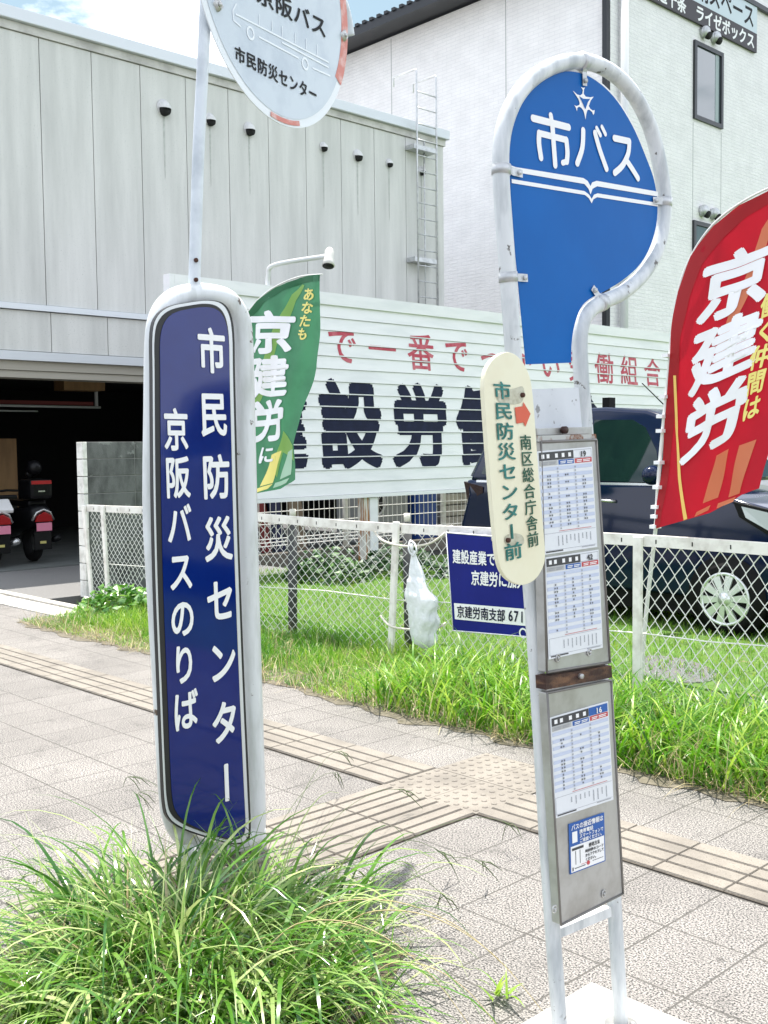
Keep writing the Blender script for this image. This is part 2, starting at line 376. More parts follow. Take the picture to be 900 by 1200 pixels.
# gravel patch behind the fence
gp = [on(x, y, ('Z', .017)) for x, y in [(742, 772), (770, 768), (808, 774), (838, 786), (832, 798), (790, 799), (752, 790)]]
struct(MB().poly(smooth(gp, 4)).build('gravel_patch', GRAVEL))

DUST = M('dusty_soil', (.16, .14, .105), .95, col2=(.09, .08, .05), scale=16, bump=.6, bump_scale=70)
ed = [(x, 4.41+.035*math.sin(x*3.1)+.03*math.sin(x*7.7+1)+.025*math.sin(x*19)+.02*random.uniform(-1, 1), .0035) for x in np.arange(-9.7, 4, .06)]
struct(MB().poly(ed+[(4, 4.858, .0035), (-9.7, 4.858, .0035)]).build('dusty_edge', DUST))
ed = [(-2.62+.72*.82*math.cos(a)*(1+.1*math.sin(5*a))+.69*.66*math.sin(a)*(1+.08*math.sin(7*a)), 1.66-.69*.82*math.cos(a)*(1+.1*math.sin(5*a))+.72*.66*math.sin(a)*(1+.08*math.sin(7*a)), .004) for a in [k*math.pi/40 for k in range(80)]]
struct(MB().poly(ed).build('soil_patch', M('dark_litter_soil', (.05, .042, .03), .95, col2=(.13, .1, .06), scale=30, bump=.8, bump_scale=60)))
# tactile paving: guiding bars along the street, a 2 x 2 field of dots, a branch of bars to the stop
PX, PY = .2925, .372
def tactile():
    m = MB(); U = -1.89
    def block(i, row, kind, y0=None, y1=None):
        x0 = U+PX*i+.0012; x1 = U+PX*(i+1)-.0012; a = (3.458+PY*row)+.0015; z = (3.458+PY*(row+1))-.0035
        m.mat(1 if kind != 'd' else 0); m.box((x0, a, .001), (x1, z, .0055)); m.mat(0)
        if kind in 'xy':                                    # four flat bars, grooves between them coloured dark for dirt and missing shadow
            for k in range(4):
                lo, hi = (a, z) if kind == 'x' else (x0, x1)
                p0 = lo+(hi-lo)*k/4+.007; p1 = lo+(hi-lo)*(k+1)/4-.007; e0, e1 = (x0, x1) if kind == 'x' else (a, z)
                f = (lambda u, v, w_: (u, v, w_)) if kind == 'x' else (lambda u, v, w_: (v, u, w_))
                q = [f(e0+.001, p0, .0055), f(e1-.001, p0, .0055), f(e1-.001, p1, .0055), f(e0+.001, p1, .0055)]
                t = [f(e0+.004, p0+.003, .0125), f(e1-.004, p0+.003, .0125), f(e1-.004, p1-.003, .0125), f(e0+.004, p1-.003, .0125)]
                m.add(q+t, [(4, 5, 6, 7), (0, 1, 5, 4), (1, 2, 6, 5), (2, 3, 7, 6), (3, 0, 4, 7)])
        else:
            for ii in range(5):
                for jj in range(6):
                    m.dome((x0+(x1-x0)*(ii+.5)/5, a+(z-a)*(jj+.5)/6, .005), (0, 0, 1), .0145, .006, 10, 3)
    for i in range(-75, 20):
        block(i, 0, 'd' if i in (-6, -5) else 'x')
    for i in (-6, -5):
        block(i, 1, 'd')
        for r in (-1, -2, -3, -4, -5): block(i, r, 'y')
    return m
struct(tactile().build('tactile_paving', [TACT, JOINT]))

# ================================================================== BUILDINGS
ALC = M('grey_concrete_panel', (.63, .63, .605), .8, col2=(.46, .465, .445), scale=1.6, stretch=(1, 2.2, .22), lo=.38, hi=.78, chip=(.40, .42, .40), chip_scale=60, chip_at=.62)
ALCG = M('dark_panel_joint', (.16, .165, .16), .9)
FASCIA = M('pale_metal_coping', (.6, .63, .66), .4, .2)
FASCW = M('warm_grey_fascia', (.56, .55, .52), .7, col2=(.4, .39, .37), scale=3)
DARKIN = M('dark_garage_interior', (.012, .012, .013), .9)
SHUT = M('beige_shutter_box', (.35, .33, .28), .5)
HOOD = M('white_vent_hood', (.62, .62, .62), .35)
BLK = M('black_void', (.006, .006, .006), .8)
STAIN = M('vent_rust_stain', (.42, .43, .405), .85, col2=(.52, .54, .51), scale=14)
PLY = M('plywood_board', (.34, .2, .09), .7, col2=(.26, .15, .07), scale=7, stretch=(1, 1, .2))
GX = -14.0
def garage():
    t = thing('garage_building', (GX, 5.9, 0), 'long low building of grey concrete panels with an open dark garage below', 'building')
    zt = 7.22; Y0, Y1 = 5.86, 15.02; w = MB()
    ys = [on(x, y, ('X', GX)).y for x, y in [(45, 33), (106, 52), (163, 70), (217, 85), (267, 97), (313, 110), (357, 125), (398, 135), (438, 145), (475, 160)]]
    ys = [Y0]+[7.0+.78*i for i in range(11)]
    ys = [y for y in ys if y < Y1-.2]+[Y1]
    for a, b in zip(ys[:-1], ys[1:]): w.box((GX-.12, a+.006, 3.62), (GX, b-.006, zt-.01))
    lows = [Y0]+[7.06+.87*i for i in range(10)]
    lows = [y for y in lows if y < 14.6]+[Y1]
    for a, b in zip(lows[:-1], lows[1:]): w.box((GX-.12, a+.006, 2.98), (GX-.004, b-.006, 3.52))
    w.box((GX-.12, 13.2, 0), (GX-.006, Y1, 2.84))
    w.mat(1).box((GX-.2, Y0+.01, 2.98), (GX-.1205, Y1-.01, zt))
    w.mat(0).box((GX-12, Y0, 0), (GX-.205, Y0+.12, zt)); w.box((GX-12, Y1-.12, 0), (GX-.205, Y1, zt)); w.box((GX-12, Y0+.13, zt-.2), (GX-.21, Y1-.13, zt))
    w.build('panel_wall', [ALC, ALCG], t)
    MB().box((GX-.15, Y0-.03, zt), (GX+.03, Y1+.03, 7.33)).build('fascia', FASCW, t)
    MB().box((GX-.3, Y0-.05, 7.335), (GX+.1, Y1+.08, 7.5)).build('roof_coping', FASCIA, t, bevel=.01)
    m = MB(); m.box((GX-.1, Y0, 3.53), (GX+.05, Y1, 3.61)); m.build('ledge', FASCIA, t)
    MB().box((GX-.1, Y0, 2.85), (GX+.03, Y1, 2.97)).build('lintel', FASCIA, t)
    s = MB(); s.box((GX-.5, Y0+.02, 2.72), (GX-.05, 13.18, 2.845)); s.box((GX-.45, Y0+.02, 2.62), (GX-.08, 13.18, 2.715)); s.build('shutter_box', SHUT, t)
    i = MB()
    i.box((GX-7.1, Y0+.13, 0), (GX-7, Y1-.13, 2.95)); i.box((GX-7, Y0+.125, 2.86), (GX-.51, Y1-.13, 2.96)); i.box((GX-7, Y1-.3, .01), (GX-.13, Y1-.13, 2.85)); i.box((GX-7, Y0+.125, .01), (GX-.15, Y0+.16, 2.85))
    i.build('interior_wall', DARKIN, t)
    b = MB(); b.box((GX-2.4, 6.1, 2.36), (GX-2.25, 8.9, 2.42)); b.build('ceiling_beam', M('dull_red_beam', (.16, .02, .02), .6), t)
    b = MB(); b.tube([(GX-2.2, 6.1, 2.33), (GX-2.2, 9.0, 2.33)], .02); b.tube([(GX-2.2, 6.1, 2.25), (GX-2.2, 7.9, 2.25)], .012); b.build('ceiling_pipe', M('grey_pipe', (.5, .52, .52), .5), t)
    b = MB(); b.tube([(GX-2.6, 9.15, 2.35), (GX-2.6, 9.15, 2.85)], .03); b.build('hanging_pipe', HOOD, t)
    # vents
    for x, y, r in [(192, 126, 10), (246, 140, 8), (292, 151, 8.5), (379, 172, 6), (419, 182, 7.5), (456, 191, 5.5), (494, 200, 6)]:
        p = on(x, y, ('X', GX+.01)); R = r*.0088*((Vector((GX, p.y, p.z))-CAMO).length/14.5)
        h = MB(); h.sm = True
        # hood: half dome open below
        V = []; F = []; n1, n2 = 12, 6
        for a in range(n2+1):
            for k in range(n1+1):
                th = math.pi*k/n1; ph = math.pi/2*a/n2
                V.append((p.x+R*1.05*math.sin(th)*math.sin(ph)*.95+.01, p.y-R*math.cos(th)*math.sin(ph) if True else 0, p.z-R*.25+R*1.1*math.cos(ph)))
        for a in range(n2):
            for k in range(n1): q = a*(n1+1)+k; F.append((q, q+1, q+n1+2, q+n1+1))
        h.add(V, F); ho = h.build('vent_hood', HOOD, t, recalc=False)
        MB().disc((p.x-.005, p.y, p.z), (1, 0, 0), R*1.12, .014, 20).build('flange', HOOD, ho)
        MB().disc((p.x+.001, p.y, p.z-R*.42), (1, 0, 0), R*.8, .012+R*.5, 20).build('duct_mouth', BLK, ho)
        MB().poly([(GX+.003, p.y-.02, p.z-R), (GX+.003, p.y+.02, p.z-R), (GX+.003, p.y+.008, p.z-R-.9), (GX+.003, p.y-.004, p.z-R-.95)]).build('stain', STAIN, ho)
    # ladder on the wall
    lp = [on(x, y, ('X', GX+.22)) for x, y in [(488, 90), (496, 352), (511, 97), (519, 356)]]
    l = MB()
    y0, y1 = lp[0].y, lp[2].y
    for y in (y0, y1):
        l.tube([(GX+.22, y, 3.2), (GX+.22, y, 8.33), (GX+.2, y, 8.37), (GX-.35, y, 8.37), (GX-.37, y, 8.33), (GX-.37, y, 8.2)], .017, 8)
    for k in range(17): l.tube([(GX+.22, y0, 3.5+.28*k), (GX+.22, y1, 3.5+.28*k)], .012, 6)
    l.tube([(GX+.1, (y0+y1)/2+.05, 3.2), (GX+.1, (y0+y1)/2+.05, 7.2)], .014, 6)
    l.build('ladder', ZINC, t)
    for z in (7.02, 5.02): MB().box((GX+.0, y0-.08, z-.05), (GX+.22, y1+.0, z+.03)).build('ladder_bracket', ZINC, t)
    return t
garage()
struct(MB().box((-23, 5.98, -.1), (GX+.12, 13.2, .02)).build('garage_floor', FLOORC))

# white building behind
def brick_wall_material():
    m = bpy.data.materials.new('white_relief_cladding'); m.use_nodes = True; nt = m.node_tree; n = nt.nodes; l = nt.links
    b = n['Principled BSDF']; b.inputs['Roughness'].default_value = .75
    tc = n.new('ShaderNodeTexCoord'); sx = n.new('ShaderNodeSeparateXYZ'); l.new(tc.outputs['Object'], sx.inputs[0])
    ad = n.new('ShaderNodeMath'); l.new(sx.outputs[0], ad.inputs[0]); l.new(sx.outputs[1], ad.inputs[1])
    cb = n.new('ShaderNodeCombineXYZ'); l.new(ad.outputs[0], cb.inputs[0]); l.new(sx.outputs[2], cb.inputs[1])
    br = n.new('ShaderNodeTexBrick'); br.inputs['Scale'].default_value = 3.0; br.inputs['Mortar Size'].default_value = .018; br.inputs['Brick Width'].default_value = .9; br.inputs['Row Height'].default_value = .26
    br.inputs['Color1'].default_value = (.89, .872, .875, 1); br.inputs['Color2'].default_value = (.865, .85, .853, 1); br.inputs['Mortar'].default_value = (.77, .76, .775, 1)
    l.new(cb.outputs[0], br.inputs['Vector']); 
    t = n.new('ShaderNodeTexNoise'); t.inputs['Scale'].default_value = 2.2; t.inputs['Detail'].default_value = 7; l.new(cb.outputs[0], t.inputs['Vector'])
    mx = n.new('ShaderNodeMix'); mx.data_type = 'RGBA'; mx.blend_type = 'MULTIPLY'; mx.inputs[0].default_value = .22; l.new(br.outputs['Color'], mx.inputs[6]); l.new(t.outputs['Fac'], mx.inputs[7])
    l.new(mx.outputs[2], b.inputs['Base Color'])
    t2 = n.new('ShaderNodeTexNoise'); t2.inputs['Scale'].default_value = 9; t2.inputs['Detail'].default_value = 8
    mp = n.new('ShaderNodeMapping'); mp.inputs['Scale'].default_value = (1, 1, 2.6); l.new(tc.outputs['Object'], mp.inputs[0]); l.new(mp.outputs[0], t2.inputs['Vector'])
    a2 = n.new('ShaderNodeMath'); a2.operation = 'MULTIPLY_ADD'; l.new(br.outputs['Fac'], a2.inputs[0]); a2.inputs[1].default_value = -.5; l.new(t2.outputs['Fac'], a2.inputs[2])
    bp = n.new('ShaderNodeBump'); bp.inputs['Strength'].default_value = .45; bp.inputs['Distance'].default_value = .035; l.new(a2.outputs[0], bp.inputs['Height']); l.new(bp.outputs[0], b.inputs['Normal'])
    return m
CLAD = brick_wall_material()
BLACKROOF = M('black_roof_metal', (.012, .014, .018), .4, .2)
PIPEW = M('white_downpipe', (.6, .61, .62), .4)
FRAME = M('black_window_frame', (.02, .022, .026), .4)
GLASSD = M('window_glass', (.06, .085, .095), .03, spec=.8, coat=.5)
BLIND = M('pale_blind', (.3, .36, .37), .6)
WX = -13.7
def white_building():
    t = thing('white_building', (WX, 20, 0), 'tall white clad building with black eaves and dark framed windows', 'building')
    m = MB(); m.box((-32, 20, 0), (WX-.004, 20.3, 12.25)); m.box((WX-.25, 20.304, 0), (WX, 44, 13.6)); m.build('wall', CLAD, t)
    g = MB()
    for x in (459, 593): 
        p = on(x, 120, ('Y', 19.997)); g.box((p.x-.012, 19.996, 0), (p.x+.012, 19.999, 12.2))
    for x in (812, 845):
        p = on(x, 200, ('X', WX+.003)); g.box((WX+.001, p.y-.01, 2), (WX+.004, p.y+.01, 9.25))
    g.build('panel_seam', M('grey_seam', (.4, .41, .41), .8), t)
    r = MB(); r.box((-32, 19.2, 12.22), (WX+.05, 19.34, 12.42)); r.box((-32, 19.35, 12.3), (WX+.05, 20.6, 12.42))
    for k in range(70): r.box((-32+.27*k, 19.16, 12.425), (-32+.27*k+.11, 21.0, 12.5))
    r.box((-32, 19.2, 12.421), (WX+.05, 24, 12.45))
    r.build('eaves', BLACKROOF, t)
    MB().box((WX-.12, 19.86, 0), (WX-.005, 19.99, 12.2)).build('corner_trim', BLACKROOF, t)
    p = MB(); p.tube([(WX+.14, 20.32, 0), (WX+.14, 20.32, 13.6)], .09, 12); p.build('downpipe', PIPEW, t)
    for z0, z1 in ((9.33, 11.15), (5.1, 6.95)):
        ya, yb = 23.38, 24.72; f = MB(); q = .1
        f.box((WX, ya, z0), (WX+.06, ya+q, z1)); f.box((WX, yb-q, z0), (WX+.06, yb, z1)); f.box((WX, ya+q, z0), (WX+.058, yb-q, z0+q)); f.box((WX, ya+q, z1-q), (WX+.058, yb-q, z1))
        wo = f.build('window', FRAME, t)
        MB().box((WX+.004, ya+q, z0+q), (WX+.02, yb-q, z1-q)).build('pane', GLASSD, wo)
        MB().box((WX+.021, ya+q+.9, z0+q), (WX+.026, yb-q-.08, z1-q)).build('blind', BLIND, wo)
        for yy in (23.8, 24.3):
            o = MB(); o.tube([(WX, yy, z1+.27), (WX+.1, yy, z1+.27)], .14, 14); o.ball((WX+.1, yy, z1+.27), .14, 14, 8, (.7, 1, 1))
            oo = o.build('round_vent', ZINC, t)
            MB().disc((WX+.12, yy+.02, z1+.19), (1, 0, -.5), .09, .07, 14).build('vent_mouth', BLK, oo)
    return t
white_building()
def wall_sign():
    XX = WX+.02
    t = thing('storage_shop_sign', (XX, 23, 11.3), 'black and pale blue shop sign high on the white building above a window', 'sign')
    e = lambda x, y: on(x, y, ('X', XX+.06))
    zt = e(887, 40).z; zb = e(887, 62).z
    ye = e(887, 50).y
    MB().box((XX, 17.4+2.7, zb), (XX+.06, ye, zt)).build('black_panel', M('black_sign_face', (.022, .016, .02), .5), t)
    MB().box((XX, 17.4+2.7, zt+.003), (XX+.06, ye, zt+.66)).build('pale_panel', M('pale_blue_sign_face', (.5, .58, .63), .4), t)
    MB().box((XX-.01, 17.4+2.7, zt+.664), (XX+.09, 30, zt+.78)).build('top_trim', FRAME, t)
    h = zt-zb; m = MB()
    n = len('竹田街道十条 ライゼボックス'); y1 = ye-.12; pitch = .41; y0 = y1-n*pitch
    lettering(m, '竹田街道十条 ライゼボックス', [(0, y0, zt-.02), (0, y1, zt-.02), (0, y1, zb+.02), (0, y0, zb+.02)], fill=(1.0, .92), bold=.03, off=(XX+.063, 0, 0))
    m.build('lettering', WHITE, t)
    m = MB(); s = 'トランクルーム収納スペース'; pitch = .56; y1 = ye-.15; y0 = y1-len(s)*pitch
    lettering(m, s, [(0, y0, zt+.64), (0, y1, zt+.64), (0, y1, zt+.06), (0, y0, zt+.06)], fill=(1.0, 1), bold=.02, off=(XX+.063, 0, 0))
    m.build('lettering', BLACKL, t)
wall_sign()

# the lap sided hoarding
SIDE = M('white_lap_siding', (.76, .75, .775), .45, col2=(.68, .68, .705), scale=2, stretch=(1, .5, 3))
SEAM = M('siding_shadow_gap', (.2, .21, .21), .8)
RUSTP = M('rust_streaked_post', (.6, .58, .54), .5, col2=(.33, .13, .04), scale=5, stretch=(6, 6, .5), lo=.48, hi=.58)
BX = -11.0
def hoarding():
    t = thing('union_hoarding', (BX, 12.5, 0), 'big white lap sided hoarding with red and navy lettering on posts', 'hoarding')
    Y0, Y1, Z0, Z1 = 7.1, 18.6, .97, 3.62; rib = (Z1-Z0-.1)/15; m = MB()
    for k in range(15):
        z = Z0+rib*k; m.prism([(BX+.028, Y0, z+.004), (BX+.010, Y0, z+rib), (BX-.01, Y0, z+rib), (BX-.01, Y0, z+.004)], (0, Y1-Y0, 0))
    m.build('siding', SIDE, t)
    f = MB(); f.box((BX-.09, Y0-.07, Z0-.03), (BX+.045, Y0-.002, Z1+.06)); f.box((BX-.09, Y1+.002, Z0-.03), (BX+.045, Y1+.07, Z1+.06)); f.box((BX-.09, Y0, Z1-.1), (BX+.045, Y1, Z1+.06)); f.box((BX-.09, Y0, Z0-.05), (BX+.04, Y1, Z0+.001))
    f.build('edge_trim', SIDE, t); MB().box((BX-.08, Y0, Z0), (BX-.011, Y1, Z1)).build('backing', SEAM, t)
    # lettering follows every lap: cut at the laps, lie on each lap's slope
    def laid(src, mat):
        bm = bmesh.new(); vs = [bm.verts.new(v) for v in src.v]
        for fc in src.f:
            try: bm.faces.new([vs[i] for i in fc])
            except ValueError: pass
        o = MB()
        for k in range(15):
            z = Z0+rib*k; c = bm.copy()
            bmesh.ops.bisect_plane(c, geom=c.verts[:]+c.edges[:]+c.faces[:], plane_co=(0, 0, z+.018), plane_no=(0, 0, -1), clear_outer=True)
            bmesh.ops.bisect_plane(c, geom=c.verts[:]+c.edges[:]+c.faces[:], plane_co=(0, 0, z+rib-.001), plane_no=(0, 0, 1), clear_outer=True)
            c.verts.index_update(); dy = .02*random.uniform(-1, 1)
            o.add([(BX+.0305-.018*(v.co.z-z)/rib+v.co.x, v.co.y+dy, v.co.z) for v in c.verts], [[v.index for v in fc.verts] for fc in c.faces]); c.free()
        bm.free(); o.build('lettering', mat, t)
    a = MB(); p = .763; y0 = 9.75-p*2.5; s = '都で一番でっかい労働組合'; zc = on(400, 405, ('X', BX)).z; 
    zc2 = on(764, 437, ('X', BX)).z
    n = len(s); y1 = y0+p*n; sl = (zc2-zc)/(17.39-9.75); zz = lambda y: zc+(y-9.75)*sl
    y0 = 9.75-p*1.5
    y1 = y0+p*n
    lettering(a, s, [(0, y0, zz(y0)+.31), (0, y1, zz(y1)+.31), (0, y1, zz(y1)-.31), (0, y0, zz(y0)-.31)], fill=(.74, .9), bold=.012, dn=(1, 0, 0), dstep=.0002)
    laid(a, REDL)
    a = MB(); p = 1.36; y0 = 8.53-p/2; s = '建設労働組合'; y1 = y0+p*len(s)
    lettering(a, s, [(0, y0, 2.53), (0, y1, 2.53), (0, y1, 1.31), (0, y0, 1.31)], fill=(.86, 1), bold=.045, dn=(1, 0, 0), dstep=.0002)
    laid(a, NAVYL)
    for y, w_, rus in ((10.27, .26, 1), (13.5, .2, 0), (16.5, .2, 0)):
        q = MB(); q.box((BX-.14, y-w_/2, 0), (BX-.02, y+w_/2, Z0+.3)); q.build('post', RUSTP, t)
        q = MB(); q.box((BX-.019, y-w_/2+.11, 0), (BX-.005, y+w_/2, Z0-.06)); q.build('post_face', SIDE, t)
hoarding()
def spotlight():
    a = on(315, 330, ('X', BX+.02)); t = thing('sign_spotlight', (BX, a.y, 3.68), 'white spotlight on a bent arm above the white hoarding', 'lamp')
    tip = on(384, 300, ('X', BX+.75)); b0 = Vector((BX, a.y, 3.66)); 
    m = MB(); el = Vector((BX+.05, a.y, 3.88)); m.tube(smooth([b0, Vector((BX+.01, a.y, 3.8)), el+Vector((.06, .03, .05)), tip], 6, False), .03, 8); m.build('arm', PIPEW, t)
    h = MB(); d = Vector((.1, -.15, -.5)).normalized(); c = tip+Vector((0, .03, .06))
    h.tube([c-d*.04, c, c+d*.08, c+d*.15, c+d*.2], [.035, .058, .06, .07, .082], 14); h.build('lamp_head', M('white_lamp_paint', (.62, .6, .57), .4, chip=(.1, .05, .03), chip_scale=18, chip_at=.62), t)
    MB().disc(c+d*.2, d, .072, .01, 14).build('lens', BLK, t)
spotlight()

# block wall by the garage drive
BLOCK = M('grey_concrete_block', (.125, .13, .125), .9, col2=(.05, .053, .05), scale=5, stretch=(1, 1, .5), chip=(.19, .2, .19), chip_scale=5, chip_at=.6, bump=.4, bump_scale=90)
MORT = M('wall_mortar', (.2, .2, .19), .9)
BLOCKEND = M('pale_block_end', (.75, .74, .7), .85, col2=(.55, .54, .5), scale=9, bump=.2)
def block_wall():
    t = thing('block_wall', (-10.79, 6, 0), 'weathered grey concrete block wall at the end of the wire fence', 'wall')
    X1, X0 = -10.72, -10.85; m = MB()
    for k in range(9):
        z = .19*k
        ys = [5.64, 6.0, 6.39, 6.78, 7.17, 7.56] if k % 2 else [5.64, 5.8, 6.19, 6.58, 6.97, 7.36, 7.56]
        ys = [5.78, 6.37, 6.76, 7.15, 7.54]
        for a, b in zip(ys[:-1], ys[1:]): m.box((X0, a+.004, z+.004), (X1, b-.004, z+.186))
    m.build('blocks', BLOCK, t, bevel=.004, bseg=1)
    MB().box((X0+.006, 5.782, 0), (X1-.006, 7.535, 1.7)).build('mortar', MORT, t)
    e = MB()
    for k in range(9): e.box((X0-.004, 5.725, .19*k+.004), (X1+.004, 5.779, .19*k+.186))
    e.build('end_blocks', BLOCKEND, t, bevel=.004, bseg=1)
block_wall()

# ================================================================== CHAIN LINK FENCE
FENCEW = M('white_fence_paint', (.78, .76, .71), .5, col2=(.58, .55, .5), scale=8, chip=(.3, .13, .05), chip_scale=11, chip_at=.68, bump=.1)
WIRE = M('white_coated_wire', (.84, .83, .8), .45)
FY = 5.7
def fence():
    t = thing('chain_link_fence', (-6, FY, 0), 'white chain link fence with a flat rail along the grass verge', 'fence')
    Xa, Xb = -10.62, -.6; zr = lambda x: 1.04+.012*math.sin(x*1.3)
    m = MB(); xs = np.linspace(Xa, Xb, 30)
    m.box((0, 0, 0), (0, 0, 0)) if False else None
    V = []; F = []
    for x in xs:
        z = zr(x); V += [(x, FY-.022, z-.07), (x, FY-.022, z), (x, FY+.018, z), (x, FY+.018, z-.006), (x, FY-.016, z-.006), (x, FY-.016, z-.07)]
    for i in range(len(xs)-1):
        for k in range(6): F.append((i*6+k, i*6+(k+1) % 6, i*6+6+(k+1) % 6, i*6+6+k))
    F += [[0, 1, 2, 3, 4, 5], [(len(xs)-1)*6+k for k in range(6)]]
    m.add(V, F); m.mat(1); x = Xa+.2
    while x < Xb: m.box((x-.004, FY-.0235, zr(x)-.05), (x+.004, FY-.0215, zr(x)-.025)); x += .245
    m.build('rail', [FENCEW, BLK], t)
    for x, dx in ((-10.6, .0), (-9.83+.0, .0), (-7.75, 0), (-5.62, -.13), (-3.72, 0), (-1.85, 0)):
        p = MB(); top = Vector((x, FY+.0, 1.05)); bot = Vector((x+dx*.0+(.06 if x > -10 and x < -5 and dx else 0)*0, FY, -.05))
        if x == -5.62: top = on(469, 611, ('Y', FY)); bot = on(461, 790, ('Y', FY))
        if x == -10.6: top = on(100, 592, ('Y', FY-.02)); bot = on(111, 708, ('Y', FY-.02))
        if x == -9.83: top = on(122, 592, ('Y', FY-.02)); bot = on(130, 712, ('Y', FY-.02))
        if x == -3.72: top = on(752, 628, ('Y', FY)); bot = on(751, 815, ('Y', FY))
        r = .03; d = FY-.055
        V = [(top.x-r, d, top.z), (top.x+r, d, top.z), (top.x+r, FY-.026, top.z), (top.x-r, FY-.026, top.z)]
        p.prism([(bot.x-r, d, bot.z-.06), (bot.x+r, d, bot.z-.06), (bot.x+r, FY-.026, bot.z-.06), (bot.x-r, FY-.026, bot.z-.06)], (0, 0, .01))
        p = MB(); q = [(bot.x-r, d, bot.z-.06), (bot.x+r, d, bot.z-.06), (bot.x+r, FY-.026, bot.z-.06), (bot.x-r, FY-.026, bot.z-.06)]
        p.add(q+V, [(3, 2, 1, 0), (4, 5, 6, 7), (0, 1, 5, 4), (1, 2, 6, 5), (2, 3, 7, 6), (3, 0, 4, 7)])
        p.build('post', FENCEW, t, bevel=.005, bseg=1)
    def mesh(xa, xb, cw, chh, r, hole=None):
        m = MB(); n = int((xb-xa)/(cw/2)); zt = .975; steps = int(.97/(chh/2))
        for i in range(n):
            pts = []
            for k in range(steps+1):
                ph = (k+i) % 2; x = xa+(i+ph)*cw/2; z = zt-k*chh/2
                sag = .018*math.sin(i*.21+k*.33)+.012*math.sin(k*.9+i*.05)
                pts.append((x+sag*.5, FY+.006+.006*(ph-.5)+.012*math.sin(i*.13+k*.2), z+sag*.35))
                if k < steps:
                    pass
            run = []
            for q in pts:
                if hole and (q[0]-hole[0])**2/hole[2]**2+(q[2]-hole[1])**2/hole[3]**2 < 1:
                    if len(run) > 1: m.tube(run, r, 4, caps=False)
                    run = []
                else: run.append(q)
            if len(run) > 1: m.tube(run, r, 4, caps=False)
        m.build('wire_mesh', WIRE, t)
    mesh(-10.56, -7.8, .083, .078, .0036, (-9.3, .12, .26, .22))
    mesh(-7.72, -5.7, .1, .082, .0038); mesh(-5.62, -3.76, .092, .098, .0036); mesh(-3.68, -.65, .086, .113, .0036)
    wmb = MB()
    wmb.tube([on(x, y, ('Y', FY+.012)) for x, y in [(128, 661), (170, 664), (240, 676), (310, 688), (380, 692), (465, 703), (560, 708), (640, 728), (700, 738), (752, 742), (830, 752), (900, 757)]], .0045, 5)
    wmb.build('tension_wire', WIRE, t)
fence()

def rope(name, px, label):
    m = MB(); pts = smooth([on(x, y, ('Y', FY+d)) for x, y, d in px], 6, False); m.tube(pts, .009, 6)
    b = pts[0]; tag(m.build(name, M('white_rope', (.66, .62, .54), .7), base=b), label, 'rope')
rope('rope', [(438, 622, .03), (448, 633, -.06), (466, 639, -.075), (486, 640, -.03), (505, 636, -.03), (520, 626, -.03), (530, 616, .03)], 'white rope tied round the fence post above the plastic bag')
rope('rope', [(446, 722, .03), (455, 732, -.05), (466, 736, -.075), (490, 738, -.05), (512, 736, -.03), (522, 730, .03)], 'white rope tied round the foot of the fence post below the plastic bag')

# dark posts behind the fence
DARKW = M('dark_weathered_post', (.055, .055, .06), .8, col2=(.09, .09, .09), scale=12, stretch=(1, 1, .1))
CAPW = M('post_top_wood', (.6, .58, .5), .7)
def dark_post(top, bot, r, label):
    a = on(top[0], top[1], ('Y', 5.86)); b = on(bot[0], bot[1], ('Y', 5.86)); b.z = min(b.z, .0)
    t = thing('wooden_post', (b.x, b.y, 0), label, 'post', 'dark posts behind the fence')
    MB().tube([b, a], r, 12).build('shaft', DARKW, t); MB().tube([a+Vector((0, 0, .001)), a+Vector((0, 0, .07))], r*.7, 10).build('pole_socket', CAPW, t)
dark_post((343, 606), (343, 742), .04, 'dark post behind the fence beside the green shrubs')
dark_post((477, 612), (479, 742), .036, 'dark post right behind the white fence post next to the plastic bag')
dark_post((268, 604), (268, 742), .04, 'dark post behind the fence carrying the green banner') if False else None

